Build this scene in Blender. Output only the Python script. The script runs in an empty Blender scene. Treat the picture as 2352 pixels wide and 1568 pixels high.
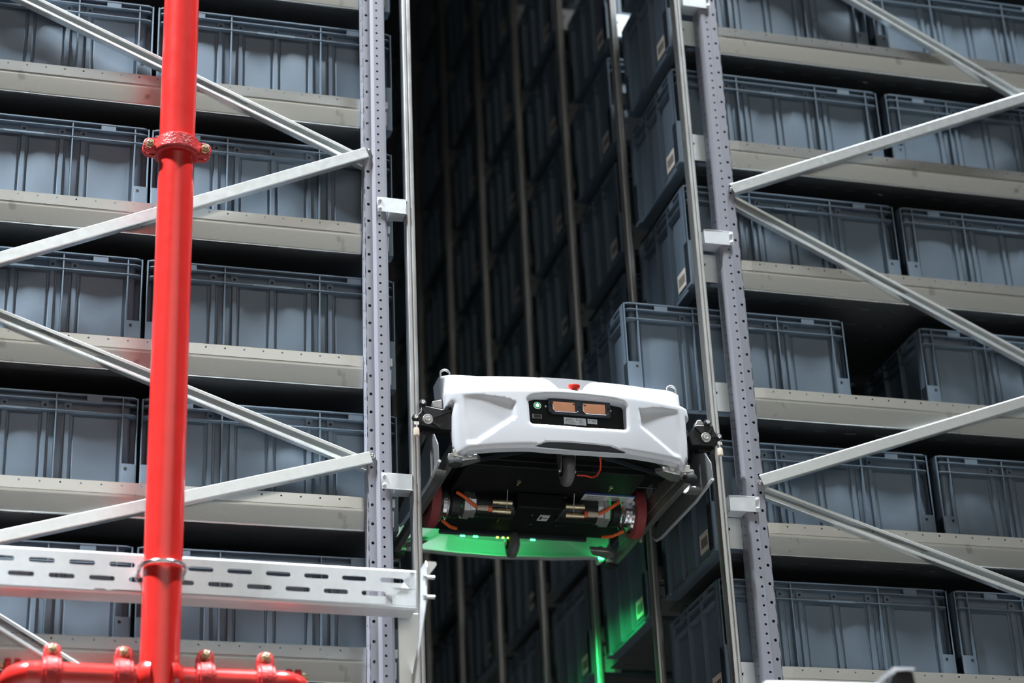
import bpy, bmesh, math, random
from mathutils import Vector, Matrix
from mathutils.geometry import delaunay_2d_cdt
random.seed(7)
sc = bpy.context.scene
C = sc.collection

# ------------------------------------------------------------------ camera, light, exposure
F_PX = 4818.709
CAM = Vector((-1.93204, -4.44266, -2.90397))
YAW, PIT, ROL = 0.2867708, 0.4527400, -0.0459088
_f = Vector((math.sin(YAW)*math.cos(PIT), math.cos(YAW)*math.cos(PIT), math.sin(PIT)))
_r = Vector((math.cos(YAW), -math.sin(YAW), 0))
_u = _r.cross(_f)
RGT = math.cos(ROL)*_r + math.sin(ROL)*_u
UPV = -math.sin(ROL)*_r + math.cos(ROL)*_u
FWD = _f
cd = bpy.data.cameras.new('camera')
cam = bpy.data.objects.new('camera', cd); C.objects.link(cam)
m3 = Matrix((RGT, UPV, -FWD)).transposed()
cam.matrix_world = Matrix.Translation(CAM) @ m3.to_4x4()
cd.sensor_width = 36.0; cd.lens = F_PX*36.0/2352.0
cd.clip_start = 0.05; cd.clip_end = 100
cd.dof.use_dof = True
cd.dof.focus_distance = 5.02
cd.dof.aperture_fstop = 2.0
sc.camera = cam
sc.view_settings.view_transform = 'Standard'
sc.view_settings.look = 'None'
sc.view_settings.gamma = 1
sc.view_settings.use_curve_mapping = False
sc.view_settings.exposure = -0.22

w = bpy.data.worlds.new('World'); sc.world = w; w.use_nodes = True
bg = w.node_tree.nodes['Background']
bg.inputs[0].default_value = (0.42, 0.52, 0.66, 1); bg.inputs[1].default_value = 0.02

def area(name, loc, target, sx, sy, power, col):
    l = bpy.data.lights.new(name, 'AREA'); l.shape = 'RECTANGLE'; l.size = sx; l.size_y = sy
    l.energy = power; l.color = col
    o = bpy.data.objects.new(name, l); C.objects.link(o)
    o.location = loc
    o.rotation_euler = (Vector(target)-Vector(loc)).to_track_quat('-Z', 'Y').to_euler()
    return o
l1 = area('ceiling_lamp_light', (-5.0, -1.12, 6.7), (-2.7, 0, -.6), 1.2, .16, 370, (.88, .95, 1))
l1.data.spread = math.radians(42)
area('ceiling_lamp_light', (1.2, -1.18, 6.7), (.1, 0, -1), 1.2, .16, 2200, (.88, .95, 1))
area('ceiling_lamp_light', (0, -9.3, 6.7), (0, -13, 2.2), 12, .6, 760, (1, .98, .94))

# ------------------------------------------------------------------ helpers
def ray(u, v):
    a = (u-1176)/F_PX; b = -(v-784)/F_PX
    return RGT*a + UPV*b + FWD
def at(u, v, Y=0.0):
    d = ray(u, v); return CAM + d*((Y-CAM.y)/d.y)
def atX(u, v, X):
    d = ray(u, v); return CAM + d*((X-CAM.x)/d.x)
def atZ(u, v, Z):
    d = ray(u, v); return CAM + d*((Z-CAM.z)/d.z)
def project(p):
    d = Vector(p)-CAM; z = d.dot(FWD)
    return 1176+F_PX*d.dot(RGT)/z, 784-F_PX*d.dot(UPV)/z

def node_mat(name, col, rough=.5, metal=0., coat=0., noise=0., nscale=30., bump=0., bscale=200., rvar=0., spec=.5, stretch=None, dirt=None):
    m = bpy.data.materials.new(name); m.use_nodes = True
    nt = m.node_tree; b = nt.nodes['Principled BSDF']
    b.inputs['Base Color'].default_value = (*col, 1)
    b.inputs['Roughness'].default_value = rough
    b.inputs['Metallic'].default_value = metal
    b.inputs['Coat Weight'].default_value = coat
    b.inputs['Coat Roughness'].default_value = .08
    b.inputs['Specular IOR Level'].default_value = spec
    tc = nt.nodes.new('ShaderNodeTexCoord'); mp = nt.nodes.new('ShaderNodeMapping')
    nt.links.new(tc.outputs['Object'], mp.inputs[0])
    if stretch: mp.inputs['Scale'].default_value = stretch
    if noise or rvar:
        n = nt.nodes.new('ShaderNodeTexNoise'); n.inputs['Scale'].default_value = nscale
        n.inputs['Detail'].default_value = 4
        nt.links.new(mp.outputs[0], n.inputs['Vector'])
        if noise:
            mx = nt.nodes.new('ShaderNodeMix'); mx.data_type = 'RGBA'
            mx.inputs[6].default_value = (*[c*(1-noise) for c in col], 1)
            mx.inputs[7].default_value = (*[min(1, c*(1+noise)) for c in col], 1)
            nt.links.new(n.outputs[0], mx.inputs[0])
            last = mx.outputs[2]
            if dirt:
                n2 = nt.nodes.new('ShaderNodeTexNoise'); n2.inputs['Scale'].default_value = dirt[1]; n2.inputs['Detail'].default_value = 6
                nt.links.new(tc.outputs['Object'], n2.inputs['Vector'])
                cr = nt.nodes.new('ShaderNodeValToRGB'); cr.color_ramp.elements[0].position = dirt[2]; cr.color_ramp.elements[1].position = dirt[2]+.07
                nt.links.new(n2.outputs[0], cr.inputs[0])
                mf = nt.nodes.new('ShaderNodeMath'); mf.operation = 'MULTIPLY'; mf.inputs[1].default_value = dirt[3]
                nt.links.new(cr.outputs[0], mf.inputs[0])
                m2 = nt.nodes.new('ShaderNodeMix'); m2.data_type = 'RGBA'
                m2.inputs[7].default_value = (*dirt[0], 1)
                nt.links.new(last, m2.inputs[6]); nt.links.new(mf.outputs[0], m2.inputs[0])
                last = m2.outputs[2]
            nt.links.new(last, b.inputs['Base Color'])
        if rvar:
            mr = nt.nodes.new('ShaderNodeMapRange'); mr.inputs[3].default_value = rough-rvar; mr.inputs[4].default_value = rough+rvar
            nt.links.new(n.outputs[0], mr.inputs[0]); nt.links.new(mr.outputs[0], b.inputs['Roughness'])
    if bump:
        n = nt.nodes.new('ShaderNodeTexNoise'); n.inputs['Scale'].default_value = bscale; n.inputs['Detail'].default_value = 3
        nt.links.new(tc.outputs['Object'], n.inputs['Vector'])
        bp = nt.nodes.new('ShaderNodeBump'); bp.inputs['Strength'].default_value = bump; bp.inputs['Distance'].default_value = .002
        nt.links.new(n.outputs[0], bp.inputs['Height']); nt.links.new(bp.outputs[0], b.inputs['Normal'])
    return m
def glow_mat(name, col, s):
    m = node_mat(name, col, .4)
    b = m.node_tree.nodes['Principled BSDF']
    b.inputs['Emission Color'].default_value = (*col, 1); b.inputs['Emission Strength'].default_value = s
    return m

M = dict(
 crate=node_mat('crate_plastic', (.118, .158, .200), .42, noise=.06, nscale=6, bump=.10, bscale=900, rvar=.05),
 hole=node_mat('dark_hole', (.006, .007, .009), .8),
 post=node_mat('grey_painted_steel', (.285, .288, .33), .42, .15, noise=.05, nscale=14, bump=.05, bscale=500),
 galv=node_mat('galvanised_steel', (.66, .67, .66), .36, .85, noise=.10, nscale=9, rvar=.08, bump=.03, bscale=300, stretch=(.5, 1, 3)),
 rail=node_mat('galvanised_beam', (.62, .63, .615), .27, .92, noise=.09, nscale=7, rvar=.07, stretch=(.4, 1, 2), dirt=((.16, .16, .15), 14, .66, .6)),
 brace=node_mat('galvanised_brace', (.74, .77, .77), .34, .75, noise=.08, nscale=20, rvar=.08, stretch=(3, 1, 3)),
 bright=node_mat('bright_zinc_plate', (.72, .75, .77), .45, .55, noise=.08, nscale=60, rvar=.08),
 pole=node_mat('guide_rail_metal', (.52, .525, .52), .36, .8, noise=.14, nscale=40, rvar=.1, stretch=(1, 1, .35), bump=.05, bscale=400),
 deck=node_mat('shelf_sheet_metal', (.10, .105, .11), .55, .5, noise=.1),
 red=node_mat('red_pipe_paint', (.60, .024, .020), .24, coat=.6, noise=.10, nscale=25, rvar=.05),
 redcast=node_mat('red_casting_paint', (.48, .020, .020), .38, coat=.1, noise=.12, nscale=60, bump=1.0, bscale=170),
 chrome=node_mat('polished_zinc', (.80, .80, .82), .16, 1.),
 brass=node_mat('yellow_zinc', (.66, .55, .36), .32, .9, noise=.15, nscale=90),
 rubber=node_mat('black_rubber', (.015, .016, .017), .7),
 white=node_mat('white_plastic_shell', (.70, .71, .745), .32, coat=.15, noise=.015, nscale=4),
 inner=node_mat('shell_inner_plastic', (.42, .44, .45), .55, noise=.03, nscale=12),
 silver=node_mat('silver_grey_plastic', (.09, .09, .095), .5),
 slate=node_mat('slate_plastic', (.028, .034, .042), .5),
 black=node_mat('black_chassis', (.004, .0045, .005), .6, noise=.2, nscale=30, spec=.3),
 cast=node_mat('black_casting', (.014, .015, .016), .38, .3, bump=.15, bscale=300),
 alu=node_mat('cast_aluminium', (.62, .61, .60), .34, .9, noise=.12, nscale=60, bump=.1, bscale=250),
 alud=node_mat('dull_aluminium_profile', (.34, .33, .32), .42, .8, noise=.2, nscale=40),
 skirt=node_mat('grey_skirt_plastic', (.13, .135, .14), .5),
 copper=node_mat('copper_plate', (.86, .42, .26), .34, .75, noise=.16, nscale=45, rvar=.08),
 orange=node_mat('orange_cable', (.80, .13, .02), .45),
 redc=node_mat('red_cable', (.75, .06, .03), .4),
 wheel=node_mat('red_polyurethane', (.30, .045, .045), .6, noise=.1, nscale=80),
 tyre=node_mat('grey_rubber_tyre', (.12, .115, .11), .75, noise=.2, nscale=90),
 paper=node_mat('white_sticker', (.75, .76, .78), .5),
 card=node_mat('cream_label_card', (.72, .66, .58), .6, noise=.08, nscale=60),
 ink=node_mat('black_print', (.02, .02, .02), .6),
 yellow=node_mat('yellow_plastic', (.65, .48, .04), .5),
 blue=node_mat('blue_print', (.02, .06, .22), .5),
 tan=node_mat('tan_nylon', (.66, .55, .44), .5),
 estop=node_mat('red_button', (.72, .035, .02), .35),
 gled=glow_mat('green_led', (.05, 1, .25), 14),
 yled=glow_mat('yellow_green_led', (.55, 1, .1), 8),
 power=glow_mat('lit_power_symbol', (.75, 1, .85), 2.2),
 gbut=glow_mat('green_button', (.03, .30, .14), .7),
 floor=node_mat('concrete_floor', (.16, .15, .135), .45, noise=.12, nscale=1.2, rvar=.1),
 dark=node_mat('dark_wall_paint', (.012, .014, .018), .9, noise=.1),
 cream=node_mat('cream_wall_paint', (.70, .69, .65), .8, noise=.05, nscale=.5),
 lamp=glow_mat('lamp_tube', (.9, .96, 1), 6),
)

class MB:
    def __init__(s): s.v = []; s.f = []; s.m = []; s.mi = 0
    def add(s, vs, fs):
        o = len(s.v); s.v += [Vector(p) for p in vs]
        s.f += [tuple(i+o for i in f) for f in fs]; s.m += [s.mi]*len(fs)
        return s
    def box(s, x0, x1, y0, y1, z0, z1):
        return s.add([(x, y, z) for x in (x0, x1) for y in (y0, y1) for z in (z0, z1)],
            [(0,1,3,2),(4,6,7,5),(0,4,5,1),(2,3,7,6),(0,2,6,4),(1,5,7,3)])
    def obox(s, c, ax, ay, az, hx, hy, hz):
        c = Vector(c); P = []
        for i in (-1, 1):
            for j in (-1, 1):
                for k in (-1, 1): P.append(c+Vector(ax)*i*hx+Vector(ay)*j*hy+Vector(az)*k*hz)
        return s.add(P, [(0,1,3,2),(4,6,7,5),(0,4,5,1),(2,3,7,6),(0,2,6,4),(1,5,7,3)])
    def cyl(s, a, b, r, r2=None, n=20, caps=True):
        a = Vector(a); b = Vector(b); r2 = r if r2 is None else r2
        d = (b-a).normalized(); p = d.orthogonal().normalized(); q = d.cross(p)
        A = [a+(p*math.cos(t)+q*math.sin(t))*r for t in [2*math.pi*i/n for i in range(n)]]
        B = [b+(p*math.cos(t)+q*math.sin(t))*r2 for t in [2*math.pi*i/n for i in range(n)]]
        fs = [(i, (i+1)%n, n+(i+1)%n, n+i) for i in range(n)]
        if caps: fs += [tuple(range(n))[::-1], tuple(range(n, 2*n))]
        return s.add(A+B, fs)
    def lathe(s, c, ax, prof, n=28):   # prof: (distance along axis, radius)
        c = Vector(c); d = Vector(ax).normalized(); p = d.orthogonal().normalized(); q = d.cross(p)
        vs = []; fs = []; k = len(prof)
        for i in range(n):
            t = 2*math.pi*i/n; e = p*math.cos(t)+q*math.sin(t)
            vs += [c+d*a+e*r for a, r in prof]
        for i in range(n):
            j = (i+1)%n
            for m in range(k-1): fs.append((i*k+m, j*k+m, j*k+m+1, i*k+m+1))
        return s.add(vs, fs)
    def tube(s, pts, r, n=10, closed=False):
        pts = [Vector(p) for p in pts]; vs = []; fs = []; N = len(pts); up = None
        for i, p in enumerate(pts):
            if closed: d = pts[(i+1)%N]-pts[i-1]
            else: d = pts[min(i+1, N-1)]-pts[max(i-1, 0)]
            d.normalize()
            if up is None: up = d.orthogonal().normalized()
            up = (up-d*up.dot(d)).normalized(); q = d.cross(up)
            vs += [p+(up*math.cos(t)+q*math.sin(t))*r for t in [2*math.pi*k/n for k in range(n)]]
        for i in range(N if closed else N-1):
            j = (i+1)%N
            for k in range(n): fs.append((i*n+k, i*n+(k+1)%n, j*n+(k+1)%n, j*n+k))
        if not closed: fs += [tuple(range(n))[::-1], tuple(range((N-1)*n, N*n))]
        return s.add(vs, fs)
    def prism(s, poly, d):   # 3D polygon extruded by vector d
        n = len(poly); d = Vector(d); A = [Vector(p) for p in poly]
        fs = [tuple(range(n)), tuple(range(n, 2*n))[::-1]] + [(i, (i+1)%n, n+(i+1)%n, n+i) for i in range(n)]
        return s.add(A+[p+d for p in A], fs)
    def ringz(s, outer, inner, z0, z1):
        n = len(outer); V = []
        for z in (z0, z1):
            V += [(x, y, z) for x, y in outer]+[(x, y, z) for x, y in inner]
        fs = []
        for i in range(n):
            j = (i+1)%n
            fs += [(i, j, 2*n+j, 2*n+i), (n+i, 3*n+i, 3*n+j, n+j), (i, n+i, n+j, j), (2*n+i, 2*n+j, 3*n+j, 3*n+i)]
        return s.add(V, fs)
    def cell(s, P, s0, s1, t0, t1, hs, ht, r, slot=0., n=12):
        """flat cell of sheet with one round hole or slot (half length slot along s); P maps (s,t) to 3D"""
        ang = set(2*math.pi*i/n for i in range(n))
        for a, b in ((s0, t0), (s0, t1), (s1, t0), (s1, t1)): ang.add(math.atan2(b-ht, a-hs) % (2*math.pi))
        ang = sorted(ang); H = []; O = []
        for a in ang:
            c, d = math.cos(a), math.sin(a)
            H.append(P(hs+r*c+(slot if c > 1e-6 else -slot if c < -1e-6 else 0), ht+r*d))
            k = 1e9
            if c > 1e-9: k = min(k, (s1-hs)/c)
            if c < -1e-9: k = min(k, (s0-hs)/c)
            if d > 1e-9: k = min(k, (t1-ht)/d)
            if d < -1e-9: k = min(k, (t0-ht)/d)
            O.append(P(hs+k*c, ht+k*d))
        m = len(ang)
        return s.add(H+O, [(i, (i+1)%m, m+(i+1)%m, m+i) for i in range(m)])
    def mesh(s, name, mats, origin, sharp=40, merge=True):
        me = bpy.data.meshes.new(name)
        o = Vector(origin)
        me.from_pydata([p-o for p in s.v], [], s.f)
        for mt in mats: me.materials.append(M[mt])
        me.polygons.foreach_set('material_index', s.m)
        bm = bmesh.new(); bm.from_mesh(me)
        if merge: bmesh.ops.remove_doubles(bm, verts=bm.verts, dist=2e-5)
        bmesh.ops.recalc_face_normals(bm, faces=bm.faces)
        for f in bm.faces: f.smooth = True
        for e in bm.edges:
            e.smooth = len(e.link_faces) == 2 and e.calc_face_angle(3.2) < math.radians(sharp)
        bm.to_mesh(me); bm.free()
        return me

def finish(o, bevel=0., solid=0., offset=-1.):
    if solid:
        md = o.modifiers.new('thickness', 'SOLIDIFY'); md.thickness = solid; md.offset = offset
    if bevel:
        md = o.modifiers.new('bevel', 'BEVEL'); md.width = bevel; md.segments = 2; md.limit_method = 'ANGLE'; md.angle_limit = math.radians(35)
        md.harden_normals = False
    return o
def thing(name, label, cat, loc=(0, 0, 0), group=None):
    o = bpy.data.objects.new(name, None); C.objects.link(o); o.location = loc
    o.empty_display_size = .05
    o['label'] = label; o['category'] = cat
    if group: o['group'] = group
    return o
def wloc(t):
    l = Vector(t.location)
    while t.parent: t = t.parent; l = l+Vector(t.location)
    return l
def part(mb, name, mat, parent, bevel=0., solid=0., sharp=40, label=None, offset=-1., merge=True):
    mats = mat if isinstance(mat, (list, tuple)) else [mat]
    me = mb.mesh(name, mats, wloc(parent), sharp, merge)
    o = bpy.data.objects.new(name, me); C.objects.link(o); o.parent = parent
    if label: o['label'] = label
    return finish(o, bevel, solid, offset)
def single(mb, name, mat, label, cat, loc=(0, 0, 0), group=None, bevel=0., solid=0., sharp=40, kind=None):
    mats = mat if isinstance(mat, (list, tuple)) else [mat]
    me = mb.mesh(name, mats, loc, sharp)
    o = bpy.data.objects.new(name, me); C.objects.link(o); o.location = loc
    if kind: o['kind'] = kind
    if label: o['label'] = label
    if cat: o['category'] = cat
    if group: o['group'] = group
    return finish(o, bevel, solid)
def copy_tree(o, parent=None):
    c = o.copy(); C.objects.link(c); c.parent = parent
    for ch in list(o.children): copy_tree(ch, c)
    return c
def rrect(x0, x1, y0, y1, r, n=5):
    P = []
    for cx, cy, a0 in ((x1-r, y0+r, -90), (x1-r, y1-r, 0), (x0+r, y1-r, 90), (x0+r, y0+r, 180)):
        for i in range(n+1):
            a = math.radians(a0+90*i/n); P.append((cx+r*math.cos(a), cy+r*math.sin(a)))
    return P
ORD = ['first', 'second', 'third', 'fourth', 'fifth', 'sixth', 'seventh', 'eighth', 'ninth', 'tenth', 'eleventh', 'twelfth', 'thirteenth']

# ------------------------------------------------------------------ setting
PITCH = .36634
Z0 = .0293          # height of the top edge of beam 0
YBM = .0410         # front plane of the shelf beams
KS = 1.0101
FLOOR = -4.6
mb = MB().box(-12, 12, -14, 12, FLOOR-.1, FLOOR); single(mb, 'floor', 'floor', None, None, kind='structure')
mb = MB().box(-12, 12, -13, 12, 7.2, 7.3); single(mb, 'ceiling', 'dark', None, None, kind='structure')
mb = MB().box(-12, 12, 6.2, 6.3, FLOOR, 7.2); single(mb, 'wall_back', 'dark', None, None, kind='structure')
mb = MB().box(-12.1, -12, -13, 12, FLOOR, 7.2); single(mb, 'wall_left', 'dark', None, None, kind='structure')
mb = MB().box(12, 12.1, -13, 12, FLOOR, 7.2); single(mb, 'wall_right', 'dark', None, None, kind='structure')

mb = MB().box(-2.4, -.97, 1.62, 6.2, FLOOR, 7.2); single(mb, 'light_block_left', 'dark', None, None, kind='structure')  # unseen dark block, added to keep lamp light out of the deep aisle
mb = MB().box(-.97, 1.5, .62, .66, 1.6, 7.2); single(mb, 'light_block_front_1', 'dark', None, None, kind='structure')  # added panel out of view, stops lamp light entering above the aisle
mb = MB().box(-2.4, 1.5, .9, 6.2, 5.3, 5.35); single(mb, 'light_block_top', 'dark', None, None, kind='structure')  # made-up overhead sheet, shades the deep aisle from the lamps

mb = MB().box(-12, 12, -13.1, -13, FLOOR, 7.2); single(mb, 'wall_front', 'cream', None, None, kind='structure')

# ------------------------------------------------------------------ uprights
def upright(side):
    """side=+1 left rack post (aisle to its right), -1 right rack post (mirrored)"""
    xo = -.985 if side > 0 else .0110
    X = lambda s: xo+side*s
    lab = ('grey perforated upright of the left rack, beside the guide rail above the red pipes' if side > 0 else
           'grey perforated upright of the right rack, its dark side full of bright holes')
    t = thing('rack_upright', lab, 'rack post', (X(.028), .02, FLOOR))
    mb = MB(); mb2 = MB()
    YB = .010
    z0, z1 = -1.93, 1.0
    # unfolded strips
    def strip(p0, p1, hole_pitch=None, hr=.004, frac=.5, zoff=0.):
        p0 = Vector((*p0, 0)); p1 = Vector((*p1, 0)); L = (p1-p0).length; d = (p1-p0)/L
        P = lambda s, z: p0+d*s+Vector((0, 0, z))
        def quad(a, b): mb.add([P(0, a), P(L, a), P(L, b), P(0, b)], [(0, 1, 2, 3)])
        quad(FLOOR, z0); quad(z1, 3.6)
        if not hole_pitch: quad(z0, z1); return
        n = int((z1-z0)/hole_pitch)
        for i in range(n):
            a = z0+i*hole_pitch
            mb.cell(P, 0, L, a, a+hole_pitch, L*frac, a+hole_pitch*.5+zoff*hole_pitch, hr, n=10)
        quad(z0+n*hole_pitch, z1)
    strip((X(.018), .047), (X(0), .047))
    strip((X(0), .047), (X(0), YB), .0472, .0035, .45)
    strip((X(0), YB), (X(.0195), YB), .0472, .0040, .52, .1)
    strip((X(.0195), YB), (X(.0215), YB-.001))
    strip((X(.0215), YB-.001), (X(.0255), YB-.009))
    strip((X(.0255), YB-.009), (X(.0275), YB-.010))
    strip((X(.0275), YB-.010), (X(.0495), YB-.010), .0236, .0031, .35, .2)
    strip((X(.0495), YB-.010), (X(.0535), YB-.008))
    strip((X(.0535), YB-.008), (X(.0575), YB-.001))
    strip((X(.0575), YB-.001), (X(.0575), YB+.019), .0236, .0032, .5, .0)
    strip((X(.0575), YB+.019), (X(.0575), YB+.037), .0236, .0032, .5, .3)
    strip((X(.0575), YB+.037), (X(.044), YB+.037))
    o = part(mb, 'perforated_profile', 'post', t, solid=.002, sharp=50)
    # foot plate
    f = MB().box(X(.028)-.06, X(.028)+.06, -.04, .09, FLOOR, FLOOR+.008)
    part(f, 'foot_plate', 'galv', t)
    return t
upright(1); upright(-1)

# ------------------------------------------------------------------ shelf beams
def end_plate(side, y, z, par):
    e = -.9300 if side > 0 else -.0500
    q = 1 if side > 0 else -1
    if side > 0: o = [(-.02, 0), (.016, 0), (.016, -.020), (.006, -.022), (.006, -.029), (.013, -.031), (.012, -.070), (-.02, -.074)]
    else: o = [(-.02, .006), (.040, .006), (.040, -.020), (.026, -.020), (.026, -.027), (.038, -.027), (.038, -.074), (-.02, -.074)]
    p = MB().prism([(e+q*a, y, z+c) for a, c in o], (0, .0022, 0))
    part(p, 'end_plate', 'bright', par)
def beam(k, side):
    z = Z0-k*PITCH
    x0, x1 = (-2.30, -.9865) if side > 0 else (.0135, 1.50)
    row = k+2
    lab = 'galvanised shelf beam of the %s rack, %s level from the top of the photo' % ('left' if side > 0 else 'right', ORD[row-1])
    t = thing('shelf_beam', lab, 'shelf beam', ((x0+x1)/2, YBM, z-.08), 'front beams of the left rack' if side > 0 else 'front beams of the right rack')
    mb = MB(); P = lambda x, zz: Vector((x, YBM, z+zz))
    pitch = .04566; off = -1.8226 if side > 0 else .030
    n0 = math.ceil((x0-off)/pitch+.5); n1 = math.floor((x1-off)/pitch-.5)
    xs0 = off+(n0-.5)*pitch; xs1 = off+(n1+.5)*pitch
    for a, b in ((x0, xs0), (xs1, x1)): mb.add([P(a, 0), P(b, 0), P(b, -.028), P(a, -.028)], [(0, 1, 2, 3)])
    for i in range(n0, n1+1):
        c = off+i*pitch; mb.cell(P, c-pitch/2, c+pitch/2, -.028, 0, c, -.0085, .0024, n=10)
    prof = [(0, -.028), (-.0005, -.033), (0, -.037), (.0015, -.041), (.0075, -.0775), (.009, -.0805), (.0115, -.082), (.018, -.082)]
    for (ya, za), (yb, zb) in zip(prof, prof[1:]):
        mb.add([(x0, YBM+ya, z+za), (x1, YBM+ya, z+za), (x1, YBM+yb, z+zb), (x0, YBM+yb, z+zb)], [(0, 1, 2, 3)])
    mb.add([(x0, YBM, z), (x1, YBM, z), (x1, YBM+.003, z+.001), (x0, YBM+.003, z+.001)], [(0, 1, 2, 3)])
    part(mb, 'beam_profile', 'rail', t, solid=.0015, sharp=60)
    end_plate(side, YBM, z, t)
for k in range(-1, 6):
    if k < 5: beam(k, 1)
    beam(k, -1)

# ------------------------------------------------------------------ shelf decks with end plates
def deck_proto(side):
    t = thing('shelf_deck', '', 'shelf', (0, 0, 0))
    x0, x1 = (-2.25, -.93) if side > 0 else (-.080, 1.30)
    mb = MB(); P = lambda x, y: Vector((x, y, -.0795))
    y0, y1 = YBM+.019, .500
    nx, ny = (1, 1) if side > 0 else (16, 5)
    if side > 0: mb.add([P(x0, y0), P(x1, y0), P(x1, y1), P(x0, y1)], [(0, 1, 2, 3)])
    else:
        for i in range(nx):
            for j in range(ny):
                a = x0+(x1-x0)*i/nx; b = x0+(x1-x0)*(i+1)/nx; c = y0+(y1-y0)*j/ny; d = y0+(y1-y0)*(j+1)/ny
                mb.cell(P, a, b, c, d, (a+b)/2, (c+d)/2, .005, slot=.012, n=8)
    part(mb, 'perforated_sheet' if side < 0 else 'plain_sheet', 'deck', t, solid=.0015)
    return t
deckL = deck_proto(1); deckR = deck_proto(-1)
firstL = firstR = True
def inframe(p, m=60):
    u, v = project(p); return -m < u < 2352+m and -m < v < 1568+m
nearE = lambda p: inframe(p, 40)
NB = 8
BAY = .507
for k in range(-10, 6):
    for b in range(0, 3):
        if k == 5 and b: continue
        d = deckL if firstL else copy_tree(deckL); firstL = False
        d.location = (0, b*BAY, Z0-k*PITCH)
        d['label'] = 'sheet metal deck in the left rack, %s bay back, level %s' % (ORD[b], ('above the photo, '+ORD[-k-2]+' up') if k < -1 else ORD[k+1]+' from the top')
        d['group'] = 'decks of the left rack'
for b in range(0, NB):
    for k in range(-9, 6):
        if b == 0 and k < -2: continue
        if b and not (inframe((-.1, b*BAY, -k*PITCH), 130) or inframe((-.1, b*BAY+.45, -k*PITCH), 130)): continue
        d = deckR if firstR else copy_tree(deckR); firstR = False
        d.location = (0, b*BAY, Z0-k*PITCH)
        d['label'] = 'perforated deck in the right rack, %s bay back, %s level from the %s' % ((ORD[b], ORD[k+9], 'top') if k+9 < 7 else (ORD[b], ORD[5-k], 'bottom'))
        if b and nearE((-.05, b*BAY, -k*PITCH)):
            end_plate(-1, b*BAY+YBM, Z0-k*PITCH, d); end_plate(-1, b*BAY+YBM+.395, Z0-k*PITCH, d)
        d['group'] = 'decks of the right rack'

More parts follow.
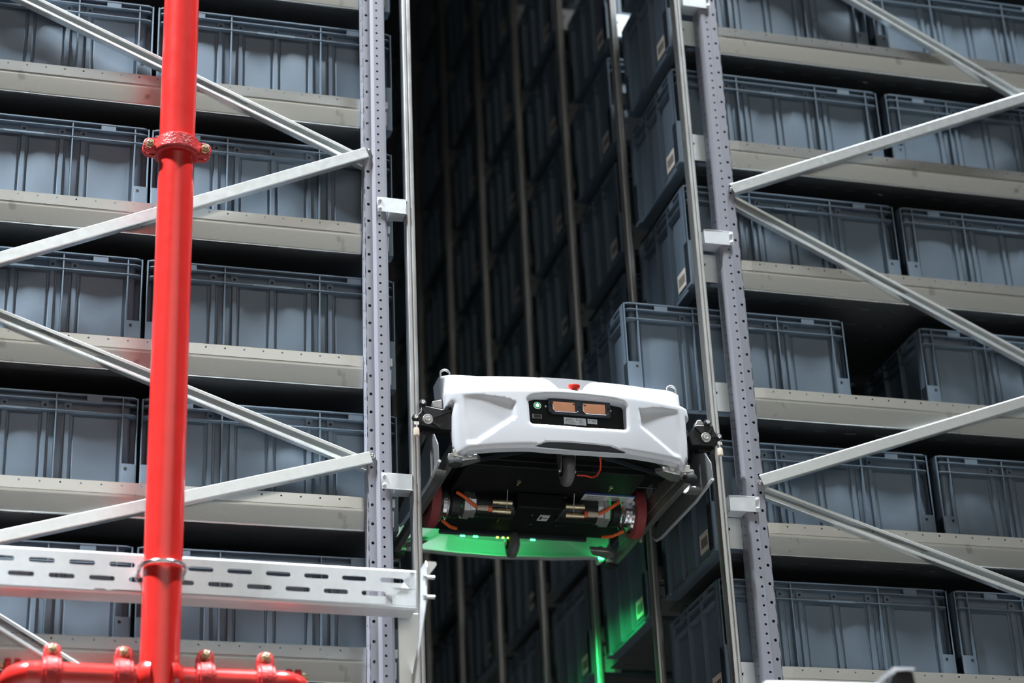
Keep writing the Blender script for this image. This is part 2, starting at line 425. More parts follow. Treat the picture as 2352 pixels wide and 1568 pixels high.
# ------------------------------------------------------------------ plastic crates
CH, CD = .295, .368
def crate_proto(card_side):
    t = thing('plastic_crate', '', 'crate', (0, 0, 0))
    D = CD; H = CH
    mb = MB(); ins = .0150
    out = rrect(-.3, .3, 0, D, .017); inn = rrect(-.3+ins, .3-ins, ins, D-ins, .010)
    wall_in = rrect(-.3+ins+.003, .3-ins-.003, ins+.003, D-ins-.003, .008)
    # walls
    mb.ringz(inn, wall_in, .006, H-.002)
    # floor of the crate and base ribs
    mb.box(-.3+.02, .3-.02, .02, D-.02, 0, .006)
    base_o = rrect(-.3+.006, .3-.006, .006, D-.006, .014)
    base_i = rrect(-.3+.022, .3-.022, .022, D-.022, .008)
    mb.ringz(base_o, base_i, 0, .010)
    # panels, slightly bowed, on all four walls
    def panel(fn, s0, s1, z0, z1, bow, nx=8, nz=8, h=.0035):
        vs = []; fs = []
        S = [0, .04]+[.04+.92*i/(nx-2) for i in range(1, nx-1)]+[1]
        Z = [0, .02]+[.02+.96*i/(nz-2) for i in range(1, nz-1)]+[1]
        for i, a in enumerate(S):
            for j, b in enumerate(Z):
                e = 0 if a in (0, 1) or b in (0, 1) else h+.85*bow*(4*a*(1-a))*(4*b*(1-b))
                vs.append(fn(s0+(s1-s0)*a, z0+(z1-z0)*b, e))
        n = len(Z)
        for i in range(len(S)-1):
            for j in range(n-1): fs.append((i*n+j, (i+1)*n+j, (i+1)*n+j+1, i*n+j+1))
        mb.add(vs, fs)
    front = lambda s, z, e: Vector((s, ins-e, z))
    back = lambda s, z, e: Vector((s, D-ins+e, z))
    left = lambda s, z, e: Vector((-.3+ins-e, s, z))
    right = lambda s, z, e: Vector((.3-ins+e, s, z))
    for fn in (front, back):
        for a, b, bw in ((-.259, -.153, .0035), (-.080, -.011, -.0022), (.011, .080, .0030), (.153, .259, -.0030)):
            panel(fn, a, b, .014, H-.050, bw)
        for a, b in ((-.130, -.117), (.117, .130), (-.113, -.101), (.101, .113)): panel(fn, a, b, .014, H-.050, .0, 4, 4, .002)
    for fn in (left, right):
        for a, b, bw in ((.045, .125, .0025), (.147, D-.147, -.002), (D-.125, D-.045, .0025)):
            panel(fn, a, b, .014, H-.055, bw)
    # pillars between the panels
    for fn in (front, back):
        for x in (0, -.0905, .0905, -.1415, .1415):
            wd = .0075
            vs = [fn(x-wd, .012, 0), fn(x-wd*.6, .012, .0065), fn(x+wd*.6, .012, .0065), fn(x+wd, .012, 0),
                  fn(x-wd, H-.018, 0), fn(x-wd*.6, H-.018, .0045), fn(x+wd*.6, H-.018, .0045), fn(x+wd, H-.018, 0)]
            mb.add(vs, [(0, 1, 5, 4), (1, 2, 6, 5), (2, 3, 7, 6), (4, 5, 6, 7), (0, 1, 2, 3)])
            # peg hole
            mb.mi = 1
            c = fn(x, H-.0295, .0052)
            n = 12; mb.add([fn(x+.0034*math.cos(6.2832*i/n), H-.0295+.0034*math.sin(6.2832*i/n), .0053) for i in range(n)], [tuple(range(n))])
            mb.mi = 0
            mb.add([fn(x-.0085, H-.040, .001), fn(x+.0085, H-.040, .001), fn(x+.0085, H-.019, .005), fn(x-.0085, H-.019, .005),
                    fn(x-.0085, H-.040, .005), fn(x+.0085, H-.040, .005)], [(4, 5, 2, 3), (0, 1, 5, 4)])
    # long vertical ribs
    for s in (-1, 1):
        for x, tw in ((.115, .0015), (.265, .0016)):
            mb.box(s*x-tw, s*x+tw, .0005, ins+.001, .008, H-.001)
            mb.box(s*x-tw, s*x+tw, D-ins-.001, D-.0005, .008, H-.001)
        # corner edges
        for y in (.035, D-.035, .136, D-.136):
            xx = s*.3; mb.box(min(xx-s*.0005, xx-s*(ins+.001)), max(xx-s*.0005, xx-s*(ins+.001)), y-.0015, y+.0015, .008, H-.001)
        for yy in (0, D):
            q = 1 if yy == 0 else -1
            X0, X1 = sorted((s*.3, s*.2965)); Y0, Y1 = sorted((yy+q*.002, yy+q*.035))
            pts = rrect(X0, X1, Y0, Y1, .0015, 2)
            mb.prism([(x, y, .01) for x, y in pts], (0, 0, H-.012))
            X0, X1 = sorted((s*.298, s*.2640)); Y0, Y1 = sorted((yy+q*.0, yy+q*.0035))
            mb.prism([(x, y, .12) for x, y in rrect(*sorted((s*.300, s*.2965)), *sorted((yy+q*.001, yy+q*.013)), .0015, 2)], (0, 0, H-.122))
    S_ = lambda m_: (setattr(m_, 'v', [p*KS for p in m_.v]), m_)[1]
    body = part(S_(mb), 'body', ['crate', 'hole'], t, sharp=24)
    # rim
    r = MB()
    for za, zb in ((H-.0032, H), (H-.0192, H-.0168), (H-.0455, H-.0430)):
        r.ringz(out, inn, za, zb)
    for s in (-1, 1):
        for fy in (0, D):
            q = 1 if fy == 0 else -1
            y0, y1 = sorted((fy+q*.0004, fy+q*(ins+.001)))
            r.box(min(s*.183, s*.218), max(s*.183, s*.218), y0, y1, H-.0205, H-.001)
    for fy in (0, D):
        q = 1 if fy == 0 else -1
        y0, y1 = sorted((fy-q*.0012, fy+q*.006))
        r.box(-.048, .048, y0, y1, H-.0475, H-.0425)
    for s in (-1, 1):
        x0, x1 = sorted((s*(.3-.0004), s*(.3-ins-.001)))
        for y in (.10, D-.10): r.box(x0, x1, y-.014, y+.014, H-.0205, H-.001)
    part(S_(r), 'rim', 'crate', t, sharp=50)
    # foot blocks
    for s in (-1, 1):
        for fy in (0, D):
            q = 1 if fy == 0 else -1
            f = MB(); x0, x1 = sorted((s*.2645, s*.3)); y0, y1 = sorted((fy, fy+q*.036))
            f.prism([(x, y, .002) for x, y in rrect(x0, x1, y0, y1, .004, 3)], (0, 0, .127))
            f.mi = 1; n = 14
            f.add([(s*.2755+.0038*math.cos(6.2832*i/n), fy-q*.0003, .117+.0038*math.sin(6.2832*i/n)) for i in range(n)], [tuple(range(n))])
            f.add([(s*.3003, fy+q*.026+.0038*math.cos(6.2832*i/n), .110+.0038*math.sin(6.2832*i/n)) for i in range(n)], [tuple(range(n))])
            part(S_(f), 'corner_foot', ['crate', 'hole'], t)
    if card_side:
        l = MB(); x = -.3+ins-.0052; y0, y1 = .052, .117
        l.prism([(x, y0+.004, .030), (x, y0, .036), (x, y0, .072), (x, y0+.008, .080), (x, y1, .080), (x, y1, .030)], (-.0012, 0, 0))
        o = part(S_(l), 'label_card', 'card', t)
        l = MB()
        for i in range(7): l.box(x-.0016, x-.0012, y0+.012+i*.0065, y0+.0155+i*.0065, .042, .066)
        part(S_(l), 'barcode', 'ink', o)
    return t
crA = crate_proto(False); crB = crate_proto(True)
fA = fB = True
def place(x, y, z, label, group, proto='A'):
    global fA, fB
    if proto == 'A':
        o = crA if fA else copy_tree(crA); fA = False
    else:
        o = crB if fB else copy_tree(crB); fB = False
    o.location = (-1.93204+(x+1.93204)*KS, y, z); o['label'] = label; o['group'] = group
    return o
jit = lambda a=.003: random.uniform(-a, a)
YC = .0545
for k in range(-1, 5):       # left rack
    z = Z0-k*PITCH-.0775
    if k == -1:
        for c, x in enumerate((-1.82, -1.2105)):
            place(x, YC, z, 'blue-grey crate %s the red pipe, above the top edge of the photo' % ('left of', 'right of')[c], 'crates in the left rack')
        continue
    lv = ['top', 'second', 'third', 'fourth', 'fifth'][k]
    place(-1.82+jit(), YC+jit(.001), z, 'blue-grey crate left of the red pipe, %s row from the top' % lv, 'crates in the left rack')
    place(-1.2105+jit(), YC+jit(.001), z, 'blue-grey crate between red pipe and left upright, %s row from the top' % lv, 'crates in the left rack')
for k in range(-2, 6):       # right rack, front bay
    z = Z0-k*PITCH-.0775
    lv = ['hidden uppermost', 'top', 'second', 'third', 'fourth', 'fifth', 'sixth', 'lowest'][k+2]
    x = .1705+(-.004 if k < 2 else -.003)
    if k == 2:
        place(-.0215, YC, z, 'blue-grey plastic crate pushed out over the aisle above the white robot', 'crates in the right rack', 'B')
    else:
        place(x+jit(), YC+jit(.001), z, 'blue-grey crate beside the right upright, %s row in the right rack' % lv, 'crates in the right rack', 'B')
    place(.790+jit()+(.0 if k != 2 else .003), YC+jit(.001), z,
          'blue-grey crate at the right edge, %s row in the right rack' % lv if k != 2 else
          'blue-grey plastic crate at the right edge beside the empty gap in the right rack', 'crates in the right rack')
for b in range(1, NB):       # right rack, bays behind, seen along the aisle
    ks = [k for k in range(-9, 6) if inframe((-.133, b*BAY+.2, -k*PITCH+.07), 90)]
    for i, k in enumerate(ks):
        place(.167+jit(), b*BAY+YC, Z0-k*PITCH-.0775,
              'shadowed crate facing the aisle, %s column back, %s from the top' % (ORD[b-1], ORD[i]),
              'crates along the dark aisle', 'B')

# ------------------------------------------------------------------ guide rails
def guide(side, y, z0, z1):
    if side > 0: x0, x1 = -.8808, -.8598       # opens to the right
    else: x0, x1 = -.0966, -.1150              # opens to the left
    s = 1 if side > 0 else -1
    X = lambda a: x0+s*a
    Wd = abs(x1-x0)
    pf = [(X(Wd), .0), (X(Wd*.86), -.0012), (X(Wd*.62), -.0012), (X(Wd*.5), .0010), (X(Wd*.38), -.0010), (X(Wd*.12), -.0012), (X(0), .0008), (X(0), .031),
          (X(Wd), .031), (X(Wd), .0275), (X(.0035), .0275), (X(.0035), .0040), (X(Wd), .0040)]
    mb = MB().prism([(px, y+py, z0) for px, py in pf], (0, 0, z1-z0))
    return mb, (x0, y+.015, z0)
mb, lo = guide(1, 0, FLOOR, 3.6)
single(mb, 'guide_rail', 'pole', 'vertical metal guide rail on the left side of the white robot', 'guide rail', lo, sharp=30)
for b in range(0, NB+1):
    mb, lo = guide(-1, b*BAY, FLOOR, 3.9)
    single(mb, 'guide_rail', 'pole', 'bright vertical guide rail right of the white robot, before the perforated upright' if b == 0 else
        'dim vertical guide rail in the aisle, %s one back from the bright rail' % ORD[b-1], 'guide rail', lo,
        'guide rails along the right of the aisle', sharp=30)

# brackets between uprights and guide rails
def bracket(side, zc, lab):
    s = side
    xa, xb = (-.955, -.8815) if s > 0 else (-.0105, -.0905)
    t = thing('rail_bracket', lab, 'bracket', ((xa+xb)/2, 0, zc), 'brackets tying guide rails to uprights')
    y = -.0025; zt, zb = zc+.0200, zc-.0205
    mb = MB(); x0, x1 = sorted((xa, xb))
    mb.box(x0, x1, y-.002, y, zb, zt)
    e0, e1 = sorted((xb, xb-s*.002)); mb.box(e0, e1, y-.002, y+.040, zb, zt)
    f0, f1 = sorted((xb, xa+s*.034)); mb.box(f0, f1, y-.002, y+.040, zb, zb+.002)
    g0, g1 = sorted((xb-s*.012, xa+s*.034)); mb.box(g0, g1, y+.036, y+.040, zb-.0, zt)
    part(mb, 'folded_plate', 'bright', t, bevel=.0012)
    for dz in (.0115, -.0115):
        c = Vector((xa+s*.0065, y-.002, zc+dz))
        sm = MB().lathe(c, (0, -1, 0), [(0, .0048), (.0012, .0046), (.0024, .0032), (.0026, .0018), (.0012, .0015), (.0011, 0)], 16)
        part(sm, 'screw', 'bright', t)
    return t
for zc, w in ((.440, 'highest'), (-.3015, 'middle'), (-1.0425, 'lower')):
    bracket(1, zc, 'folded zinc bracket tying the left upright to its guide rail, %s of three' % w)
    bracket(-1, zc, 'folded zinc bracket tying the right upright to its guide rail, %s of three' % w)
for b in range(1, 6):
    for zc in (-.3015, -1.0425, .440, 1.18, 1.92):
        if not inframe((-.09, b*BAY, zc), 30): continue
        mb = MB().box(-.0958, -.045, b*BAY-.001, b*BAY+.035, zc-.02, zc+.02)
        single(mb, 'rail_bracket', 'alud', 'small zinc bracket on the %s dim guide rail back, %s height' % (ORD[b-1], {-.3015: 'middle', -1.0425: 'lowest', .44: 'upper', 1.18: 'high', 1.92: 'very high'}[zc]),
               'bracket', (-.07, b*BAY, zc), 'brackets on the dim guide rails', bevel=.0015)

# ------------------------------------------------------------------ braces
def brace(p, q, kind, lab, bolt_at=None, group='diagonal braces'):
    a = Vector((p[0], 0, p[1])); b = Vector((q[0], 0, q[1]))
    d = (b-a).normalized(); n = Vector((-d.z, 0, d.x))
    if n.z < 0: n = -n
    t = thing('diagonal_brace', lab, 'brace', a, group)
    h = .0148; Y = Vector((0, 1, 0))
    if kind == 'closed':      # web to the front
        y0, y1 = .0035, .024
        prof = [(-h, y1), (-h, y0+.002), (-h+.002, y0), (h-.002, y0), (h, y0+.002), (h, y1), (h-.0018, y1), (h-.0018, y0+.0020), (-h+.0018, y0+.0020), (-h+.0018, y1)]
    else:                     # open side to the front, lips turned in
        y0, y1 = .027, .046
        h = .0160
        prof = [(-h+.0085, y0), (-h+.002, y0-.0005), (-h, y0+.0015), (-h, y1), (h, y1), (h, y0+.0015), (h-.002, y0-.0005), (h-.0085, y0),
                (h-.0085, y0+.0018), (h-.0018, y0+.0018), (h-.0018, y1-.0018), (-h+.0018, y1-.0018), (-h+.0018, y0+.0018), (-h+.0085, y0+.0018)]
    mb = MB().prism([a+n*s+Y*y for s, y in prof], b-a)
    part(mb, 'channel_bar', 'brace', t, sharp=30)
    if bolt_at:
        c = Vector((bolt_at[0], .010, bolt_at[1]))
        bm_ = MB().lathe(c, (0, -1, 0), [(-.02, .003), (0, .003), (0, .0068), (.0015, .0068), (.0015, .0052), (.0055, .0046), (.0062, .0030), (.0040, .0026), (.004, 0)], 14)
        part(bm_, 'bolt', 'chrome', t)
    return t
ox = -2.02
brace((-.978, -.165+.0), (-2.02, .292), 'open', 'open channel brace sloping down to the upper bolt on the left upright')
brace((-.978, -.1495), (-2.02, -.614), 'closed', 'flat-faced brace rising to the upper bolt on the left upright', (-.9745, -.1445))
brace((-2.02, -.614), (-.978, -.992), 'open', 'open channel brace crossing behind the red pipe to the lower bolt on the left upright')
brace((-.978, -.9815), (-2.02, -1.291), 'closed', 'flat-faced brace rising behind the red pipe to the lower bolt of the left upright', (-.9745, -.9765))
brace((-2.02, -1.284), (-.978, -1.905), 'open', 'open channel brace in the bottom left corner above the red branch pipe')
brace((.004, -.1445), (.99, .286), 'closed', 'flat-faced brace rising from the upper bolt on the right upright', (.0015, -.1455))
brace((.95, .268), (-.0, .795), 'open', 'open channel brace crossing the top right corner')
brace((.004, -.160), (.99, -.648), 'open', 'open channel brace sloping down from the upper bolt on the right upright')
brace((.004, -.974), (.99, -.620), 'closed', 'flat-faced brace rising from the lower bolt on the right upright', (.0015, -.977))
brace((.004, -.988), (.99, -1.309), 'open', 'open channel brace sloping down from the lower bolt on the right upright')

# ------------------------------------------------------------------ red sprinkler pipes
PX, PY = -1.4805, -.245
PR = .0412
t = thing('riser_pipe', 'tall glossy red vertical pipe in front of the left rack', 'pipe', (PX, PY, FLOOR))
part(MB().cyl((PX, PY, FLOOR), (PX, PY, 4.5), PR, n=48, caps=False), 'pipe_tube', 'red', t)
zc = at(404, 345, PY).z
def coupling(name_par, c, ax, R, lab, lug_dirs, bolt_dir, group, wd=.021):
    """grooved coupling: ring round axis ax, lugs towards lug_dirs, bolts along bolt_dir"""
    ax = Vector(ax).normalized(); c = Vector(c)
    t = thing('pipe_coupling', lab, 'pipe coupling', c, group)
    rg = MB().lathe(c, ax, [(-wd, R+.0005), (-wd, R+.008), (-wd+.0015, R+.0095), (-wd+.006, R+.0095), (-wd+.008, R+.0135), (wd-.008, R+.0135), (wd-.006, R+.0095), (wd-.0015, R+.0095), (wd, R+.008), (wd, R+.0005)], 48)
    part(rg, 'housing_ring', 'redcast', t, sharp=30)
    bd = Vector(bolt_dir).normalized()
    for ld in lug_dirs:
        ld = Vector(ld).normalized(); 
        lg = MB()
        for sgn in (-1, 1):
            th = .0125
            pl = []
            for i in range(9):
                a = math.pi*(i/8)-math.pi/2
                pl.append(c+ld*(R+.024+.0135*math.cos(a))+ax*(.0175*math.sin(a)))
            pl.append(c+ld*(R-.004)+ax*(wd*.95)); pl.append(c+ld*(R-.004)-ax*(wd*.95))
            lg.prism([p+bd*(sgn*.0035) for p in pl], bd*sgn*th)
        part(lg, 'bolt_lug', 'redcast', t, bevel=.002)
        bo = MB(); cc = c+ld*(R+.022)
        bo.cyl(cc-bd*.020, cc+bd*.033, .0048, n=14)
        bo.lathe(cc+bd*.014, bd, [(0, .0105), (.003, .0112), (.0045, .0100), (.0045, .0088)], 6)
        bo.lathe(cc+bd*.0175, bd, [(0, .0092), (.008, .0088), (.009, .0060)], 6)
        part(bo, 'bolt', 'brass', t, sharp=20)
    return t
coupling(None, (PX, PY, zc), (0, 0, 1), PR, 'red grooved coupling with two bolts on the tall vertical pipe', [(-1, 0, 0), (1, 0, 0)], (0, -1, 0), None)

# branch pipes along the bottom of the photo
BR = .0255
zb = at(200, 1526, PY).z-BR*.93
t = thing('branch_pipe', 'short red horizontal pipe running left from the tall pipe at the bottom', 'pipe', (PX-.1, PY, zb))
XL = lambda u: at(u, 1545, PY).x
part(MB().cyl((PX-PR*.6, PY, zb), (XL(60), PY, zb), BR, n=32, caps=False), 'pipe_tube', 'red', t)
part(MB().lathe((PX-PR*.55, PY, zb), (-1, 0, 0), [(0, BR+.016), (.010, BR+.013), (.020, BR+.004), (.024, BR)], 32), 'welded_collar', 'red', t)
def elbow(x, sx, par):
    pts = []; r = .052
    for i in range(13):
        a = math.pi/2*i/12
        pts.append((x+sx*r*math.sin(a), PY+r*(1-math.cos(a)), zb))
    pts.append((x+sx*r, PY+r+.16, zb))
    part(MB().tube(pts, BR+.001, 28), 'elbow_bend', 'red', par)
elbow(XL(92), -1, t)
t = thing('branch_pipe', 'short red horizontal pipe running right from the tall pipe at the bottom', 'pipe', (PX+.1, PY, zb))
part(MB().cyl((PX+PR*.6, PY, zb), (XL(645), PY, zb), BR, n=32, caps=False), 'pipe_tube', 'red', t)
part(MB().lathe((PX+PR*.55, PY, zb), (1, 0, 0), [(0, BR+.016), (.010, BR+.013), (.020, BR+.004), (.024, BR)], 32), 'welded_collar', 'red', t)
elbow(XL(636), 1, t)
for u, lb in ((117, 'outer red coupling on the branch pipe left of the tall pipe'), (282, 'inner red coupling on the branch pipe left of the tall pipe'),
              (470, 'inner red coupling on the branch pipe right of the tall pipe'), (608, 'outer red coupling on the branch pipe right of the tall pipe')):
    coupling(None, (XL(u), PY, zb), (1, 0, 0), BR, lb, [(0, .12, 1)], (0, -1, .12), 'couplings on the branch pipes', .019)
coupling(None, (XL(92)-.052, PY+.052+.05, zb), (0, 1, 0), BR, 'red coupling behind the left elbow, cut by the bottom left corner', [(0, 0, 1)], (-1, 0, 0), None, .016)
coupling(None, (XL(636)+.052, PY+.052+.05, zb), (0, 1, 0), BR, 'red coupling behind the right elbow of the branch pipe', [(0, 0, 1)], (1, 0, 0), None, .016)

# ------------------------------------------------------------------ slotted channel and its bracket
CY = -.2
t = thing('slotted_channel', 'horizontal slotted zinc channel carrying the red pipe across the left rack', 'channel', (-1.4, CY, -1.42))
mb = MB()
xa, xb = -2.05, -.9255
dzc = lambda x: -.0075*(x+1.8)         # runs slightly downhill
P = lambda x, z: Vector((x, CY, z+dzc(x)))
ztop, zu, zl, zbot = -1.3250, -1.3535, -1.3855, -1.4150
pitch = .0831; zm = (zu+zl)/2
x = -1.6445-5*pitch
cells_u = []; cells_l = []
cx = x
while cx+pitch/2 < xb-.005:
    if cx-pitch/2 > xa: mb.cell(P, cx-pitch/2, cx+pitch/2, zm, ztop-.006, cx, zu, .0056, slot=.0212, n=16); cells_u.append(cx)
    cx += pitch
cx = x-.0405
while cx+pitch/2 < xb-.005:
    if cx-pitch/2 > xa: mb.cell(P, cx-pitch/2, cx+pitch/2, zbot+.006, zm, cx, zl, .0056, slot=.0212, n=16); cells_l.append(cx)
    cx += pitch
def q(a, b, c, d): mb.add([P(a, c), P(b, c), P(b, d), P(a, d)], [(0, 1, 2, 3)])
q(cells_u[-1]+pitch/2, xb, zm, ztop-.006); q(xa, cells_u[0]-pitch/2, zm, ztop-.006)
q(cells_l[-1]+pitch/2, xb, zbot+.006, zm); q(xa, cells_l[0]-pitch/2, zbot+.006, zm)
for (ya, za), (yb_, zb_) in [((0, ztop-.006), (.001, ztop-.002)), ((.001, ztop-.002), (.005, ztop)), ((.005, ztop), (.058, ztop)),
                             ((0, zbot+.006), (.001, zbot+.002)), ((.001, zbot+.002), (.005, zbot)), ((.005, zbot), (.058, zbot))]:
    mb.add([P(xa, za)+Vector((0, ya, 0)), P(xb, za)+Vector((0, ya, 0)), P(xb, zb_)+Vector((0, yb_, 0)), P(xa, zb_)+Vector((0, yb_, 0))], [(0, 1, 2, 3)])
part(mb, 'channel_profile', 'bright', t, solid=.002, sharp=50)
# end tab of the channel
e = MB().box(-.9255, -.9235, CY+.002, CY+.055, -1.412, -1.333)
part(e, 'end_plate', 'bright', t, bevel=.001)
# u-bolt holding the riser
zu_ = at(373, 1320, PY).z
t = thing('u_bolt', 'chromed round bar u-bolt clamping the red pipe to the slotted channel', 'pipe clamp', (PX, PY, -1.377))
pts = []
R = PR+.0065
for i in range(25):
    a = math.pi*i/24
    pts.append((PX-R*math.cos(a), PY-R*math.sin(a), -1.3745))
pts = [(PX-R, CY+.03, -1.3745), (PX-R, CY, -1.3745)]+pts+[(PX+R, CY, -1.3745), (PX+R, CY+.03, -1.3745)]
part(MB().tube(pts, .0046, 14), 'bent_rod', 'chrome', t)
for s in (-1, 1):
    n_ = MB().lathe((PX+s*R, CY+.001, -1.3745), (0, 1, 0), [(0, .009), (.006, .009), (.007, .006)], 6)
    part(n_, 'nut', 'bright', t)
# mounting bracket at the right end
t = thing('mounting_bracket', 'bent zinc mounting plate at the right end of the slotted channel', 'bracket', (-.90, -.12, -1.7))
X0 = -.9215
poly = [atX(u, v, X0) for u, v in ((966, 1306), (977, 1288), (980, 1300), (980, 1372), (976, 1400), (966, 1472), (951, 1568), (944, 1610), (939, 1610), (948, 1540), (962, 1470), (964, 1400))]
mb = MB().prism(poly, (.0022, 0, 0))
part(mb, 'side_plate', 'bright', t, bevel=.0005)
Yt = poly[1].y
mb = MB().prism([at(978, 1288, Yt), at(1001, 1290, Yt), at(1003, 1296, Yt), at(998, 1304, Yt), at(981, 1325, Yt)], (0, .002, 0))
part(mb, 'top_tab', 'galv', t)
mb = MB(); P0 = at(914, 1408, -.13); P1 = at(960, 1410, -.13)
mb.prism([(P0.x, -.13, P0.z), (P1.x, -.135, P1.z), (P1.x-.002, -.128, -1.95), (P0.x+.0005, -.122, -1.95)], (0, .003, 0))
part(mb, 'wide_plate', 'galv', t, bevel=.001)
for v in (1326, 1371):
    c = atX(983, v, X0+.004)
    part(MB().cyl(c-Vector((.006, 0, 0)), c+Vector((.014, 0, 0)), .0045, n=12).lathe(c-Vector((.006, 0, 0)), (1, 0, 0), [(-.004, 0), (-.004, .007), (.003, .0075), (.004, .004)], 6), 'bolt', 'chrome', t)

# ------------------------------------------------------------------ robot
XC, YM = -.4935, .272
robot = thing('shuttle_robot', 'white climbing warehouse robot held between two guide rails, green light beneath', 'robot', (XC, YM, -1.02))
def ys(x, z):
    a = abs(x-XC)
    y = -.098+.052*(a/.3)**2
    if a > .268: y += 9*(a-.268)**2
    y += .9*(max(0, z+.835))**2 + .35*(max(0, -.90-z))**2
    return y
def at_s(u, v, off=0., fn=None):
    Y = -.09; fn = fn or ys
    for _ in range(12):
        p = at(u, v, Y); Y = fn(p.x, p.z)+off
    return at(u, v, Y)
def xz(pts, off=0., fn=None): return [(lambda p: (p.x, p.z))(at_s(u, v, off, fn)) for u, v in pts]
def yh0(x, z):
    a = abs(x-XC); return -.060+.052*(a/.3)**2+(9*(a-.268)**2 if a > .268 else 0)+.30*max(0, z+.83)
def inside(p, poly):
    c = False; j = len(poly)-1
    for i in range(len(poly)):
        xi, yi = poly[i]; xj, yj = poly[j]
        if (yi > p[1]) != (yj > p[1]) and p[0] < (xj-xi)*(p[1]-yi)/(yj-yi)+xi: c = not c
        j = i
    return c
def segd(p, a, b):
    ax, ay = a; bx, by = b; dx, dy = bx-ax, by-ay
    t_ = max(0, min(1, ((p[0]-ax)*dx+(p[1]-ay)*dy)/(dx*dx+dy*dy+1e-12)))
    return math.hypot(p[0]-ax-t_*dx, p[1]-ay-t_*dy)
def pdist(p, poly): return min(segd(p, poly[i], poly[(i+1)%len(poly)]) for i in range(len(poly)))
def dens(poly, step=.006):
    o = []
    for i in range(len(poly)):
        a = poly[i]; b = poly[(i+1)%len(poly)]; L = math.hypot(b[0]-a[0], b[1]-a[1]); n = max(1, int(L/step))
        for k in range(n): o.append((a[0]+(b[0]-a[0])*k/n, a[1]+(b[1]-a[1])*k/n))
    return o
def rnd(poly, r=.006, n=4):
    o = []
    N = len(poly)
    for i in range(N):
        p = Vector(poly[i]); a = Vector(poly[i-1]); b = Vector(poly[(i+1)%N])
        la = (a-p).length; lb = (b-p).length; rr = min(r, la*.45, lb*.45)
        A = p+(a-p)*rr/la; B = p+(b-p)*rr/lb
        for k in range(n+1):
            t_ = k/n; q_ = A*(1-t_)**2+p*2*t_*(1-t_)+B*t_**2; o.append((q_.x, q_.y))
    return o
def shell_mesh(outline, hole, yfn, grid=.0055, ret=.025, hret=.03, extra=()):
    """sheet cut to outline with optional hole, y from yfn(x,z); edges returned backwards"""
    O = dens(outline); Hh = dens(hole) if hole else []
    pts = [Vector(p) for p in O]; faces_in = [list(range(len(O)))]
    edges = []
    if Hh:
        b0 = len(pts); pts += [Vector(p) for p in Hh]; faces_in.append(list(range(b0, b0+len(Hh))))
    xs = [p[0] for p in O]; zs = [p[1] for p in O]
    x = min(xs)
    while x < max(xs):
        z = min(zs)
        while z < max(zs):
            p = (x, z)
            if inside(p, O) and pdist(p, outline) > grid*.5 and not (Hh and (inside(p, Hh) or pdist(p, hole) < grid*.5)): pts.append(Vector(p))
            z += grid
        x += grid
    for e_ in extra:
        for p in dens(e_, .004):
            if inside(p, O) and not (Hh and inside(p, Hh)): pts.append(Vector(p))
    r_ = delaunay_2d_cdt(pts, edges, faces_in, 0, 1e-5)
    vs, es, fs = r_[0], r_[1], r_[2]
    keep = []
    for f in fs:
        c = sum((vs[i] for i in f), Vector((0, 0)))/len(f)
        if inside(c, O) and not (Hh and inside(c, Hh)): keep.append(tuple(f))
    mb = MB().add([(v.x, yfn(v.x, v.y), v.y) for v in vs], keep)
    def wall(loop, d):
        n = len(loop); V = []
        for p in loop: y = yfn(*p); V += [(p[0], y, p[1]), (p[0], y+d*.12, p[1]), (p[0], y+d, p[1])]
        F = []
        for i in range(n):
            j = (i+1)%n; F += [(3*i, 3*j, 3*j+1, 3*i+1), (3*i+1, 3*j+1, 3*j+2, 3*i+2)]
        mb.add(V, F)
    wall(O, ret)
    if Hh: wall(Hh, hret)
    return mb

out_px = [(1025, 898), (1040, 894.5), (1059, 892), (1107, 888.7), (1209, 888), (1300, 890.5), (1393, 899.5), (1487, 912.5), (1555, 926.5), (1579, 938.4),
          (1584, 961), (1579.5, 969), (1576.5, 961), (1578, 985), (1581, 1020), (1582, 1055), (1578, 1060), (1574, 1075), (1570, 1078), (1563, 1077), (1562, 1063),
          (1543, 1057), (1453, 1041.5), (1443, 1039.5), (1330, 1031), (1209, 1024.7), (1136, 1027), (1080, 1032), (1076, 1033), (1061, 1041.5), (1049, 1039), (1045, 1019),
          (1042, 985), (1041.6, 949), (1045, 924), (1040, 922), (1026, 930)]
hole_px = [(1214, 913), (1232, 907.5), (1281, 905.5), (1353, 910.5), (1405, 917), (1434.5, 925), (1438, 931), (1441.5, 982), (1437, 986), (1345, 981), (1224, 972), (1218, 967)]
outl = rnd(xz(out_px), .004, 3); hol = rnd(xz(hole_px), .006, 4)
recL = xz([(1060, 905), (1095, 903), (1124, 906.5), (1150, 910), (1172, 915), (1188, 922), (1188, 958), (1104, 1014), (1098, 1018), (1068, 1019), (1062, 960)])
recR = xz([(1467, 938.5), (1485, 936), (1504, 935), (1530, 936), (1560, 941), (1566, 990), (1567, 1052), (1552, 1049), (1545, 1045), (1472, 982), (1469, 976)])
cutb = xz([(1222, 1025), (1254, 1011), (1300, 1012), (1405, 1021.5), (1450, 1041), (1330, 1040)])
xlo = xz([(1062, 960)])[0][0]; xhi = xz([(1566, 990)])[0][0]
